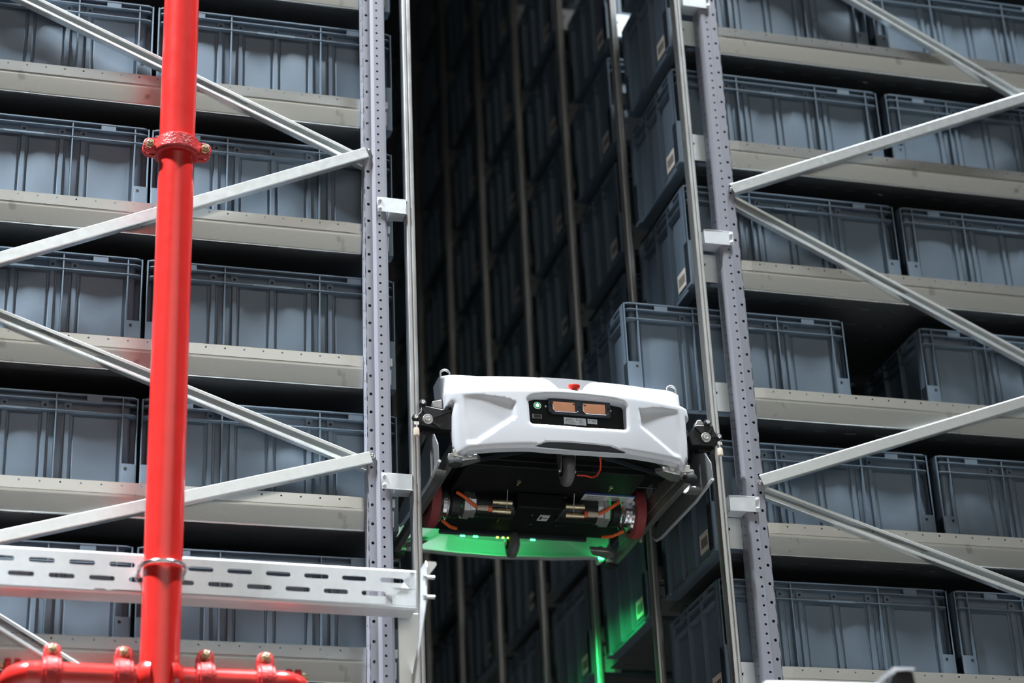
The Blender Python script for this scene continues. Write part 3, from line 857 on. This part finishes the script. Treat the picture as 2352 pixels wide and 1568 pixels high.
def emboss(x, z):
    e_ = 0
    for poly, xf, sg in ((recL, xlo, 1), (recR, xhi, -1)):
        if inside((x, z), poly):
            d_ = pdist((x, z), poly); k_ = min(1, d_/.011); k_ = k_*k_*(3-2*k_)
            fade = min(1, max(0, sg*(x-xf)/.10)); zf = 1.0
            e_ += .0085*k_*(.25+.75*fade)*zf if sg*(x-xf) > 0 else 0
    if inside((x, z), cutb):
        e_ += .006*min(1, pdist((x, z), cutb)/.004)
    dh = pdist((x, z), hol)
    if dh < .006: e_ += .003*(1-dh/.006)**2
    do = pdist((x, z), outl)
    if do < .009: e_ += .007*(1-do/.009)**2
    return e_
yf = lambda x, z: ys(x, z)+emboss(x, z)
sm = shell_mesh(outl, hol, yf, grid=.0045, extra=(recL, recR, cutb))
front = part(sm, 'front_bumper_shell', 'white', robot, sharp=38, label='white front shell with sculpted side panels')
# dark insert in the lower edge
ins_ = rnd(xz([(1226, 1022.5), (1256.5, 1012.5), (1300, 1014.5), (1402, 1023.5), (1438, 1038), (1330, 1030)]), .002, 2)
sm = shell_mesh(ins_, None, lambda x, z: ys(x, z)+.0035, grid=.006, ret=.012)
part(sm, 'lower_edge_strip', 'slate', robot, label='slate grey strip in the lower edge of the shell')
# rear bumper: the same shell facing the other way
mirror = MB(); me_ = front.data
mirror.add([Vector((v.co.x, -v.co.y, v.co.z))+wloc(robot) for v in me_.vertices], [tuple(p.vertices) for p in me_.polygons])
for i, v in enumerate(mirror.v): v.y = 2*YM-(me_.vertices[i].co.y+YM)+.035
rear = part(mirror, 'rear_bumper_shell', 'inner', robot, sharp=38, label='pale rear shell lit green from inside')
finish(rear, solid=.003)
# upper hood
hood_px = [(1009, 862), (1016, 861), (1100, 861.5), (1200, 863), (1243, 865), (1262, 871), (1276, 882), (1285, 891), (1300, 897), (1337, 897), (1345, 885), (1356, 877), (1368, 875),
           (1400, 877.5), (1487, 889), (1552, 901), (1560, 905), (1564, 935), (1562, 950), (1030, 925), (1018, 915), (1014, 905)]
hood = rnd(xz(hood_px, 0, yh0), .004, 3)
def yh(x, z):
    y = yh0(x, z)
    d_ = pdist((x, z), hood)
    if d_ < .008: y += .006*(1-d_/.008)**2
    return y
sm = shell_mesh(hood, None, yh, ret=.06)
part(sm, 'upper_hood', 'white', robot, sharp=40)
sl = rnd(xz([(1240, 866), (1300, 869.5), (1372, 876.5), (1372, 905), (1240, 905)], .012, yh0), .002, 2)
sm = shell_mesh(sl, None, lambda x, z: yh0(x, z)+.012, ret=.05)
part(sm, 'hood_inlay', 'silver', robot, label='silver grey inlay in the hood notch')
p = at_s(1318.5, 893, .014)
bt = MB().lathe(p, (0, -.25, 1), [(-.012, .008), (-.002, .008), (0, .0135), (.007, .0150), (.010, .0135), (.0115, .008), (.012, 0)], 28)
part(bt, 'emergency_button', 'estop', robot, label='red emergency stop button')
# lifting rings
for u, v in ((1022, 862), (1542, 899)):
    c = at_s(u, v, .014, yh0)+Vector((0, 0, .003))
    rg = MB(); R = .0115
    pts = [(c.x-R, c.y, c.z-.03)]+[(c.x-R*math.cos(math.pi*i/14), c.y, c.z+R*math.sin(math.pi*i/14)) for i in range(15)]+[(c.x+R, c.y, c.z-.03)]
    rg.tube(pts, .0030, 10)
    part(rg, 'lifting_ring', 'alu', robot)

# control panel in the window
pc = [at_s(u, v, .024) for u, v in ((1208, 898), (1446, 916), (1450, 996), (1210, 984))]
def on_panel(u, v, off=0.):
    a, b_, c_ = pc[0], pc[1], pc[3]
    n = (b_-a).cross(c_-a).normalized()
    if n.y > 0: n = -n
    d_ = ray(u, v); t_ = (a-CAM).dot(n)/d_.dot(n)
    return CAM+d_*t_+n*off, n
pn = on_panel(1300, 940)[1]
# flatten the fourth corner into the panel plane
mb = MB().prism([on_panel(u, v)[0] for u, v in ((1208, 898), (1446, 914), (1450, 996), (1210, 984))], -pn*.003)
panel_o = part(mb, 'control_panel', 'black', robot)
def pquad(pts, off, th, mat, name, par=panel_o, bevel=0., label=None, r=0.):
    P_ = [on_panel(u, v, off)[0] for u, v in pts]
    mb = MB().prism(P_, pn*th)
    # nested under the panel: parent object sits at robot origin
    return part(mb, name, mat, par, bevel=bevel, label=label)
c = on_panel(1232.8, 932.8, .001)[0]
part(MB().lathe(c, pn, [(0, .0102), (.003, .0102), (.0045, .0092), (.0045, .0082)], 28), 'button_bezel', 'chrome', panel_o)
part(MB().lathe(c, pn, [(.003, .0085), (.0048, .0080), (.0050, 0)], 28), 'power_button', 'gbut', panel_o, label='lit green power button')
px_ = (pc[1]-pc[0]).normalized(); pz_ = px_.cross(pn).normalized()
if pz_.z < 0: pz_ = -pz_
arc = [c+pn*.0056+(px_*math.cos(a)+pz_*math.sin(a))*.0034 for a in [math.radians(90+38+i*(360-76)/14) for i in range(15)]]
mb = MB().tube(arc, .00095, 6); mb.tube([c+pn*.0056+pz_*.0012, c+pn*.0056+pz_*.0052], .00095, 6)
mb.lathe(c+pn*.0052, pn, [(0, .0022), (.0004, .0020), (.0004, 0)], 12)
part(mb, 'power_symbol', 'power', panel_o)
pquad([(1221, 950.5), (1243.5, 952.5), (1244, 962), (1222, 961)], .001, .002, 'alud', 'switch_frame', bevel=.0006)
pquad([(1225, 952.5), (1241, 954), (1241.3, 960.3), (1225.5, 959.5)], .002, .003, 'slate', 'rocker_switch', bevel=.0006)
# contact carrier with two copper pads
carrier = pquad([(1256, 919), (1320, 924), (1398, 929), (1400, 962), (1330, 957), (1267, 952.5), (1257, 945)], .001, .010, 'slate', 'contact_carrier', bevel=.0015)
for pts in (((1266, 926.5), (1315, 930), (1318, 951.5), (1270, 948), (1266.5, 943)), ((1335, 931.5), (1385, 934.5), (1387, 956), (1342, 954), (1335.5, 949))):
    pquad(pts, .0092, .0050, 'copper', 'copper_contact', bevel=.0008)
for pts in ([(1265, 934), (1266, 945), (1270, 950), (1318, 953.5), (1323, 950)], [(1334, 938), (1335, 950), (1341, 956), (1387, 959), (1392, 955)]):
    part(MB().tube([on_panel(u, v, .0165)[0] for u, v in pts], .0008, 6), 'contact_guard', 'chrome', panel_o)
for u, v in ((1312.5, 934), (1339.5, 936.5)):
    cc = on_panel(u, v, .0146)[0]
    part(MB().cyl(cc, cc+pn*.0003, .0019, n=12), 'rivet_hole', 'hole', panel_o)
for u, v in ((1261.5, 935), (1328, 940), (1393.5, 944)):
    cc = on_panel(u, v, .0113)[0]
    part(MB().cyl(cc, cc+pn*.0004, .0024, n=12), 'screw_hole', 'hole', panel_o)
for u, v in ((1252.5, 935), (1401, 945)):
    cc = on_panel(u, v, .001)[0]
    part(MB().lathe(cc, pn, [(0, .0032), (.004, .0028), (.005, .0015), (.005, 0)], 12), 'stud', 'chrome', panel_o)
stick = pquad([(1294.5, 958), (1345, 961.8), (1346.5, 978), (1295.5, 974.5)], .001, .0004, 'paper', 'rating_sticker')
st2 = pquad([(1349, 962), (1371, 964), (1371.5, 975), (1349.5, 973)], .001, .0004, 'paper', 'small_sticker')
def text(body, u, v, size, par, name, mat='ink', off=.0016, bold=False):
    p_ = on_panel(u, v, off)[0]
    cu = bpy.data.curves.new(name, 'FONT'); cu.body = body; cu.size = size; cu.extrude = .00005
    cu.materials.append(M[mat])
    if bold: cu.offset = size*.025
    tmp = bpy.data.objects.new(name, cu); C.objects.link(tmp)
    dg = bpy.context.evaluated_depsgraph_get(); dg.update()
    me = bpy.data.meshes.new_from_object(tmp.evaluated_get(dg)); bpy.data.objects.remove(tmp)
    o = bpy.data.objects.new(name, me); C.objects.link(o)
    o.parent = par
    rot = Matrix((px_, pz_, pn)).transposed()
    o.matrix_local = Matrix.Translation(p_-wloc(par)) @ rot.to_4x4()
    return o
text('EXOTEC', 1300, 964, .0042, stick, 'maker_lettering', bold=True)
text('UK\nCA', 1323, 963.5, .0030, stick, 'conformity_mark', bold=True)
text('CE', 1330, 967.3, .0056, stick, 'conformity_mark', bold=True)
bars = MB()
for u0, u1, v in ((1297, 1318, 966), (1297, 1320, 969.2), (1297, 1323, 972), (1297, 1322, 975-.6), (1329, 1341, 970.2), (1329, 1338, 973), (1329, 1342, 976)):
    a, b_ = on_panel(u0, v, .0015)[0], on_panel(u1, v+(u1-u0)*.07, .0015)[0]
    bars.obox((a+b_)/2, (b_-a).normalized(), pz_, pn, (b_-a).length/2, .00035, .0001)
part(bars, 'print_lines', 'ink', stick)
bars = MB()
for u0, u1, v in ((1358, 1369, 966.5), (1359.5, 1368, 969.2), (1351.5, 1356, 965.5), (1351.5, 1354, 968.5)):
    a, b_ = on_panel(u0, v, .0015)[0], on_panel(u1, v+(u1-u0)*.07, .0015)[0]
    bars.obox((a+b_)/2, (b_-a).normalized(), pz_, pn, (b_-a).length/2, .0005, .0001)
part(bars, 'print_lines', 'ink', st2)

# main body and chassis
mb = MB()
mb.prism([(x, y, -.800) for x, y in rrect(XC-.285, XC+.285, -.005, .545, .02)], (0, 0, -.115))
part(mb, 'body_tub', 'black', robot, bevel=.003)
mb = MB()
mb.prism([(x, y, -.912) for x, y in rrect(XC-.225, XC+.235, .10, .325, .01)], (0, 0, -.030))
mb.box(XC-.235, XC+.235, .094, .102, -.928, -.912)
tray = part(mb, 'battery_box', 'black', robot, bevel=.002)
def under(u, v, Z): return atZ(u, v, Z)
ZB = -.9425
for pts, mt, nm in (((( 1252, 1137.5), (1303, 1141), (1296, 1155), (1239, 1151)), 'alud', 'silver_sticker'),
                    (((1343, 1134), (1458, 1142), (1443, 1162), (1329, 1154)), 'paper', 'warning_sticker'),
                    (((1347, 1130.5), (1461, 1139), (1458, 1142), (1343, 1134)), 'blue', 'sticker_header')):
    mb = MB().prism([under(u, v, ZB) for u, v in pts], (0, 0, -.0006))
    o = part(mb, nm, mt, tray)
lin = MB()
for i in range(5):
    v = 1138.5+i*3.6; u = 1346-i*3.2
    for du, dl in ((2, 46), (52, 50)):
        a = under(u+du, v+du*.07, ZB-.0008); b_ = under(u+du+dl*(.95-.05*(i%2)), v+(du+dl)*.07, ZB-.0008)
        lin.obox((a+b_)/2, (b_-a).normalized(), (0, 1, 0), (0, 0, 1), (b_-a).length/2, .0022, .0001)
part(lin, 'print_lines', 'alud', tray)
lin = MB()
a = under(1278, 1145, ZB-.0008)
for i in range(6):
    for j in range(4):
        if random.random() < .6: lin.box(a.x+i*.004, a.x+i*.004+.003, a.y-.018+j*.008, a.y-.012+j*.008, ZB-.001, ZB-.0007)
part(lin, 'print_blocks', 'ink', tray)
# spring catches with yellow tails on the battery edge
for u, v in ((1192, 1098), (1403, 1111)):
    c = under(u, v, -.935)
    g = MB().lathe(c, (0, 0, -1), [(-.012, .004), (0, .004), (.001, .007), (.004, .007), (.006, .005), (.012, .005), (.013, .0)], 12)
    g.box(c.x-.018, c.x+.018, c.y-.003, c.y+.003, c.z+.006, c.z+.012)
    part(g, 'spring_catch', 'alu', tray)
    part(MB().tube([c+Vector((0, 0, -.013)), c+Vector((-.004, .008, -.017))], .0009, 6), 'yellow_tail', 'yellow', tray)
# retaining wires
for pts in (((1075, 1096), (1150, 1101), (1180, 1099)), ((1203, 1097), (1250, 1101), (1290, 1104)), ((1308, 1112), (1350, 1114), (1393, 1109)), ((1420, 1115), (1460, 1119), (1508, 1121))):
    part(MB().tube([under(u, v, -.930) for u, v in pts], .0012, 6), 'retaining_wire', 'alud', tray)
# front cross plates under the shell
for a, b_ in (((1045, 1068), (1235, 1029)), ((1333, 1033), (1556, 1102))):
    A = under(*a, -.945); B = under(*b_, -.930); d_ = (B-A); L = d_.length; d_.normalize()
    n_ = Vector((0, 0, 1)); s_ = d_.cross(n_)
    part(MB().obox((A+B)/2, d_, s_, n_, L/2, .0012, .005), 'brace_strip', 'slate', robot)
for a, b_, nm in (((1365, 1036), (1378, 1043), 'p'), ((1334, 1028), (1374, 1041), 'sticker_bar'), ((1480, 1046), (1545, 1080), 'rod')):
    if nm == 'p': continue
    A = under(*a, -.955); B = under(*b_, -.955); d_ = (B-A); L = d_.length; d_.normalize()
    part(MB().obox((A+B)/2, d_, d_.cross(Vector((0, 0, 1))), (0, 0, 1), L/2, .004, .002), 'linkage_rod', 'alud', robot)
    M_ = A.lerp(B, .8)
    part(MB().obox(M_-Vector((0, 0, .0023)), d_, d_.cross(Vector((0, 0, 1))), (0, 0, 1), L*.17, .0035, .0003), 'rod_sticker', 'paper', robot)
# side rails of the chassis
for s in (-1, 1):
    x = XC+s*.299; 
    mb = MB(); mb.box(x-.008, x+.008, -.035, .570, -1.000, -.975)
    mb.box(x-s*.008-.002, x-s*.008+.002, -.02, .505, -.975, -.935)
    part(mb, 'side_rail', 'alud', robot, bevel=.002)
# corner castings with horizontal rubber rollers
for s in (-1, 1):
    for e_ in (-1, 1):
        cx = XC+s*.284; cy = YM+e_*.298; cz = -.985
        mb = MB()
        mb.cyl((cx, cy, cz-.012), (cx, cy, cz+.030), .0105, n=16)
        mb.cyl((cx, cy, cz+.030), (cx, cy, cz+.040), .0085, .004, n=16)
        mb.prism([(cx-.012, cy-.012, cz), (cx+.012, cy-.012, cz), (cx+.012, cy+.012, cz), (cx-.012, cy+.012, cz)], (0, 0, .020))
        mb.prism([(cx-s*.008, cy, cz-.004), (cx-s*.050, cy-e_*.003, cz+.006), (cx-s*.065, cy-e_*.028, cz+.010), (cx-s*.02, cy-e_*.05, cz), (cx, cy-e_*.04, cz-.004)], (0, 0, .012))
        mb.cyl((cx-s*.030, cy+e_*.006, cz+.016), (cx-s*.030, cy-e_*.02, cz+.016), .011, n=16)
        cst = part(mb, 'corner_casting', 'alu', robot, bevel=.0015)
        part(MB().lathe((cx+s*.008, cy+e_*.012, cz-.024), (0, 0, 1), [(0, 0), (0, .012), (.003, .0165), (.012, .0175), (.016, .0150), (.016, .006)], 28), 'bumper_roller', 'rubber', cst)
# swivel casters, front and rear
for cy, sg in ((.018, 1), (.520, 1)):
    zb_ = -1.016; r_ = .0375; cx = XC+.0
    cz = zb_+r_
    w_ = part(MB().lathe((cx-.013, cy, cz), (1, 0, 0), [(0, .012), (0, r_*.72), (.002, r_*.80), (.004, r_*.94), (.008, r_), (.018, r_), (.022, r_*.94), (.024, r_*.80), (.026, r_*.72), (.026, .012)], 36), 'caster_wheel', 'tyre', robot)
    part(MB().lathe((cx-.016, cy, cz), (1, 0, 0), [(0, 0), (0, .014), (.032, .014), (.032, 0)], 20), 'wheel_hub', 'black', w_)
    fk = MB()
    for s in (-1, 1):
        fk.prism([(cx+s*.0165, cy-.008, cz-.006), (cx+s*.0165, cy+.008, cz-.006), (cx+s*.0165, cy+.022, cz+.052), (cx+s*.0165, cy-.022, cz+.052)], (s*.0018, 0, 0))
    fk.box(cx-.018, cx+.018, cy-.022, cy+.022, cz+.050, cz+.054)
    fk.cyl((cx, cy, cz+.054), (cx, cy, -.914), .016, n=18)
    fk.cyl((cx-.022, cy, cz), (cx+.022, cy, cz), .0042, n=12)
    part(fk, 'caster_fork', 'alu', robot, bevel=.0006)
# red cable loop
pts = [under(u, v, -.962) for u, v in ((1325, 1091), (1345, 1092), (1360, 1096), (1371, 1092), (1379, 1078), (1380, 1062), (1378, 1050))]
sm_ = []
for i in range(len(pts)-1):
    for k in range(4): sm_.append(pts[i].lerp(pts[i+1], k/4))
part(MB().tube(sm_+[pts[-1]], .0024, 8), 'red_cable', 'redc', robot)
# drive wheels and motors
for s, wu in ((-1, 1002), (1, 1495)):
    wx = XC+s*.268; wy = .305; wz = -.962; r_ = .0640
    w_ = part(MB().lathe((wx-.013, wy, wz), (1, 0, 0), [(0, .030), (0, r_-.004), (.002, r_), (.024, r_), (.026, r_-.004), (.026, .030)], 44), 'drive_wheel', 'wheel', robot)
    part(MB().lathe((wx-s*.012, wy, wz), (-s, 0, 0), [(0, 0), (0, .050), (.004, .052), (.010, .048), (.012, .038), (.014, .034), (.022, .036), (.026, .044), (.030, .036), (.034, .034)], 36), 'chrome_hub', 'chrome', w_)
    mx = wx-s*.046
    part(MB().lathe((mx, wy, wz), (-s, 0, 0), [(0, .030), (.002, .037), (.022, .038), (.024, .034), (.026, .030)], 36), 'gear_collar', 'cast', robot)
    part(MB().lathe((mx-s*.026, wy, wz), (-s, 0, 0), [(0, .030), (.006, .040), (.020, .041), (.022, .036), (.036, .036), (.036, .030)], 8), 'motor_flange', 'alu', robot)
    part(MB().lathe((mx-s*.060, wy, wz+.002), (-s, 0, 0), [(0, .028), (0, .033), (.105, .033), (.107, .028), (.107, 0)], 32), 'motor_can', 'cast', robot)
    # connectors
    for k_, (dx, dy, dz, L) in enumerate(((.080, -.030, -.020, .030), (.118, -.040, -.006, .050), (.118, -.030, -.026, .048))):
        x0_ = wx-s*dx-s*.03
        part(MB().lathe((x0_, wy+dy, wz+dz), (-s, 0, 0), [(0, 0), (0, .0065), (L*.3, .0065), (L*.3, .0075), (L, .0075), (L, 0)], 16), 'connector', 'brass' if k_ else 'tan', robot)
    pts = [Vector((wx-s*.055, wy-.045, wz+.012)), Vector((wx-s*.075, wy-.048, wz-.002)), Vector((wx-s*.095, wy-.040, wz-.014)), Vector((wx-s*.112, wy-.030, wz-.020))]
    part(MB().tube(pts, .0045, 10), 'orange_cable', 'orange', robot)
    part(MB().cyl((wx-s*.138, wy-.030, wz-.021), (wx-s*.147, wy-.030, wz-.021), .0085, n=16), 'orange_ring', 'orange', robot)
    part(MB().tube([Vector((wx-s*.03, wy+.01, wz-.045)), Vector((wx-s*.055, wy+.03, wz-.052)), Vector((wx-s*.075, wy+.05, wz-.048))], .0045, 10), 'orange_cable', 'orange', robot)
# centre plate between the motors
mb = MB(); mb.prism([(XC-.060, .250, -.944), (XC+.062, .250, -.944), (XC+.062, .350, -.944), (XC-.060, .350, -.944)], (0, 0, -.040))
cp = part(mb, 'gearbox_cover', 'black', robot, bevel=.003)
c = under(1248, 1189, -.9845)
part(MB().box(c.x-.013, c.x+.013, c.y-.018, c.y+.018, -.9855, -.9842), 'white_sticker', 'paper', cp)
part(MB().box(c.x-.010, c.x-.004, c.y-.010, c.y+.010, -.9860, -.9855).box(c.x-.001, c.x+.010, c.y-.002, c.y+.002, -.9860, -.9855), 'print_blocks', 'ink', cp)
for u, v in ((1222, 1182), (1282, 1185), (1218, 1203), (1277, 1206)):
    c = under(u, v, -.9845); part(MB().lathe(c, (0, 0, -1), [(0, .0030), (.002, .0028), (.003, 0)], 10), 'screw', 'chrome', cp)
for x in (XC-.088, XC+.024+.062):
    part(MB().tube([Vector((x, .235, -.945)), Vector((x, .250, -.988)), Vector((x-.004, .335, -.994)), Vector((x-.018, .38, -.978))], .0011, 6), 'strap_edge', 'chrome', robot)
# rear cross beam and light strip
part(MB().box(XC-.20, XC+.20, .500, .512, -.966, -.955), 'rear_cross_beam', 'slate', robot, bevel=.002)
part(MB().box(XC-.262, XC+.262, .385, .500, -.957, -.915), 'rear_underplate', 'black', robot, bevel=.002)
ls = MB()
for x in (XC-.135, XC-.10, XC-.005, XC+.055):
    ls.box(x-.006, x+.006, .5125, .5150, -.968, -.964)
part(ls, 'light_strip', 'gled', robot, label='row of green lights')
part(MB().box(XC-.045, XC-.040, .5060, .5110, -.9685, -.9662).box(XC-.030, XC-.025, .5060, .5110, -.9685, -.9662).box(XC-.015, XC-.010, .5060, .5110, -.9685, -.9662), 'status_lamps', 'yled', robot)
for x, y in ((XC+.275, .612),):
    part(MB().box(x-.012, x+.006, y-.020, y-.006, -.976, -.954), 'corner_light', 'gled', robot, bevel=.003, label='green glowing corner lens')
def spot(name, loc, tgt, e_, ang, size=.02):
    l = bpy.data.lights.new(name, 'SPOT'); l.energy = e_; l.color = (.03, 1, .22); l.spot_size = ang; l.spot_blend = .6; l.shadow_soft_size = size
    o = bpy.data.objects.new(name, l); C.objects.link(o); o.location = Vector(loc)-wloc(robot); o.parent = robot
    o.rotation_euler = (Vector(tgt)-Vector(loc)).to_track_quat('-Z', 'Y').to_euler()
for x in (-.11, 0, .11):
    spot('green_lamp_light', (XC+x-.03, .525, -.962), (XC+x*1.3-.03, .70, -.970), (.35, 1.0, .25)[round((x+.11)/.11)], 2.7)
spot('green_lamp_light', (XC+.18, .54, -.995), (-.14, 1.1, -1.75), 15, 1.7)
spot('green_lamp_light', (XC+.22, .30, -.985), (XC+.26, .10, -.85), .25, 2.4)
spot('green_lamp_light', (XC-.22, .34, -.99), (XC-.45, .45, -.98), .5, 2.4)
# side skirts
for s in (-1, 1):
    def sk(u, v):
        p_ = atX(u, v, XC+.338); return Vector((XC+s*.338, p_.y, p_.z))
    poly = [sk(u, v) for u, v in ((1598, 1042), (1618, 1040), (1632, 1062), (1637, 1100), (1600, 1150), (1520, 1234), (1508, 1241), (1498, 1232), (1514, 1193), (1560, 1120))]
    mb = MB().prism(poly, (s*.003, 0, 0))
    lip = [p_+Vector((-s*.0, 0, 0)) for p_ in poly[3:8]]
    sk_o = part(mb, 'side_skirt', 'skirt', robot, bevel=.001)
    mb = MB().tube([p_ for p_ in lip], .004, 8)
    part(mb, 'skirt_edge', 'inner', sk_o)
# climbing units gripping the rails
for s in (-1, 1):
    for e_ in (0, 1):
        yb0 = -.022 if e_ == 0 else 2*YM+.022
        fy = (lambda y: y) if e_ == 0 else (lambda y: 2*YM-y)
        def CP(u, v, y=-.022):
            if s > 0:
                p_ = at(u, v, y); return Vector((p_.x, fy(y), p_.z))
            p_ = at(u, v, y); return Vector((p_.x, fy(y), p_.z))
        ce = Vector((0, 1 if e_ == 0 else -1, 0))
        if s < 0:
            quad_ = [(968.5, 929), (1015, 938), (1046, 940), (1046, 988), (1015, 984), (971, 974.5), (961, 968), (954, 962), (960, 950), (966, 945)]
            bear = (982.5, 962.5); rol = ((972, 922.5), (956, 956)); tub = (956.3, 992); gear = (985, 984); hook = None
        else:
            quad_ = [(1594, 977), (1600, 975), (1638, 976), (1642, 990), (1651, 1002), (1650, 1020), (1640, 1022), (1590, 1021), (1582, 1000)]
            bear = (1621.5, 1004.5); rol = ((1626.5, 968.5), (1652, 1001.5)); tub = (1654, 1038); gear = (1618, 1026); hook = (1608, 968)
        poly = [CP(u, v) for u, v in quad_]
        mb = MB().prism(poly, ce*.045)
        cu_ = part(mb, 'climbing_unit', 'cast', robot, bevel=.003)
        # raised ribs on the casting
        cb = CP(*bear, -.026)
        part(MB().lathe(cb, -ce, [(-.004, .0125), (.002, .0125), (.003, .0115), (.001, .0105), (.001, .0075), (.005, .0070), (.0055, .0040), (.004, .0025), (.004, 0)], 28), 'bearing', 'alu', cu_)
        for ru, rv in rol:
            cr_ = CP(ru, rv, -.026)
            part(MB().lathe(cr_+ce*.012, -ce, [(0, 0), (0, .0085), (.010, .0085), (.011, .0078), (.011, .0055)], 22), 'guide_roller', 'rubber', cu_)
            part(MB().lathe(cr_+ce*.001, -ce, [(0, .0058), (.002, .0056), (.004, .0040), (.004, .0022), (.002, .0020), (.002, 0)], 14), 'roller_bolt', 'chrome', cu_)
        tb = CP(*tub, -.03)
        part(MB().lathe(tb, (0, 0, 1), [(-.010, 0), (-.010, .0045), (-.009, .0070), (.006, .0070), (.010, .0060), (.010, 0)], 20), 'brass_tip', 'tan', cu_)
        part(MB().cyl(tb+Vector((0, 0, .010)), tb+Vector((0, 0, .026)), .0042, n=12).box(tb.x-.006, tb.x+.006, tb.y-.004, tb.y+.004, tb.z+.018, tb.z+.026), 'valve_stem', 'chrome', cu_)
        g = CP(*gear, 0.0); pts = []
        for i in range(36):
            a = 2*math.pi*i/36; r_ = .026 if i % 3 else .0295
            pts.append(g+Vector((math.cos(a)*r_, 0, math.sin(a)*r_+.012)))
        part(MB().prism(pts, ce*.006), 'sprocket', 'cast', cu_)
        # ribs
        mb = MB()
        for (a, b_) in ((quad_[0], bear), (quad_[2], bear), (quad_[4], bear)):
            A = CP(*a, -.0235); B = CP(*b_, -.0235); A = A.lerp(B, .12); B = A.lerp(B, .8); d_ = B-A; L = d_.length; d_.normalize()
            mb.obox((A+B)/2, d_, ce, d_.cross(ce), L/2, .002, .0022)
        part(mb, 'casting_rib', 'cast', cu_)
        # link to the body
        xi = XC+s*.285; p_ = poly[3 if s < 0 else 7]
        x0_, x1_ = sorted((p_.x, xi-s*.02)); y0_, y1_ = sorted((fy(.0), fy(.04)))
        part(MB().box(x0_, x1_, y0_, y1_, -.925, -.855), 'hinge_block', 'black', robot, bevel=.002)
        for zz in (-.862, -.892, -.918):
            part(MB().lathe((xi-s*.0+s*.004, fy(-.006), zz), -ce, [(-.008, .003), (0, .003), (.001, .0024), (.001, 0)], 10), 'screw', 'chrome', robot)
    # wheel arch plate
    wa = MB(); cx = XC+s*.305
    pts = [(cx, .02+.045*math.sin(a), -.965+.05*math.cos(a)) for a in [math.radians(100+i*16) for i in range(8)]]
    for (p0_, p1_) in zip(pts, pts[1:]):
        wa.add([p0_, p1_, (p1_[0]+s*.03, p1_[1], p1_[2]), (p0_[0]+s*.03, p0_[1], p0_[2])], [(0, 1, 2, 3)])
    part(wa, 'curved_guard', 'alu', robot, solid=.003)
hk = MB(); c = at(1607, 970, -.01)
hk.prism([c+Vector((-.014, 0, -.012)), c+Vector((-.006, 0, .006)), c+Vector((.004, 0, .008)), c+Vector((.016, 0, -.012))], (0, .02, 0))
c2 = at(1003, 925, .0)
part(hk, 'sensor_wedge', 'alud', robot, bevel=.0015)
hk = MB()
hk.prism([c2+Vector((-.010, 0, -.012)), c2+Vector((-.010, 0, .004)), c2+Vector((.012, 0, .010)), c2+Vector((.014, 0, -.014))], (0, .02, 0))
part(hk, 'sensor_wedge', 'alud', robot, bevel=.0015)

# ------------------------------------------------------------------ blurred machine in front, bottom right
YF = -1.0
t = thing('machine_housing', 'out of focus white machine top with dark sensor cover at the lower right corner', 'machine', at(1950, 1700, YF))
a = at(1758, 1563, YF); b_ = at(2130, 1571, YF); c = at(2400, 1575, YF)
mb = MB().prism([a, b_, c, c+Vector((0, 0, -.4)), a+Vector((0, 0, -.4))], (0, .5, 0))
part(mb, 'white_cover', 'white', t, bevel=.004)
mb = MB().prism([at(2040, 1580, YF-.01), at(2046, 1548, YF-.01), at(2060, 1540, YF-.01), at(2098, 1541, YF-.01), at(2106, 1580, YF-.01)], (0, .06, 0))
so = part(mb, 'sensor_cover', 'rubber', t, bevel=.003)
mb = MB().prism([at(2008, 1580, YF), at(2048, 1536, YF), at(2052, 1531, YF), at(2103, 1532, YF), at(2103, 1538, YF-.012), at(2058, 1540, YF-.012), at(2046, 1550, YF), at(2034, 1580, YF)], (0, .06, 0))
part(mb, 'cover_rim', 'silver', t, bevel=.002)
mb = MB().box(a.x, c.x, YF+.05, YF+.45, FLOOR, a.z-.4); part(mb, 'column', 'silver', t)
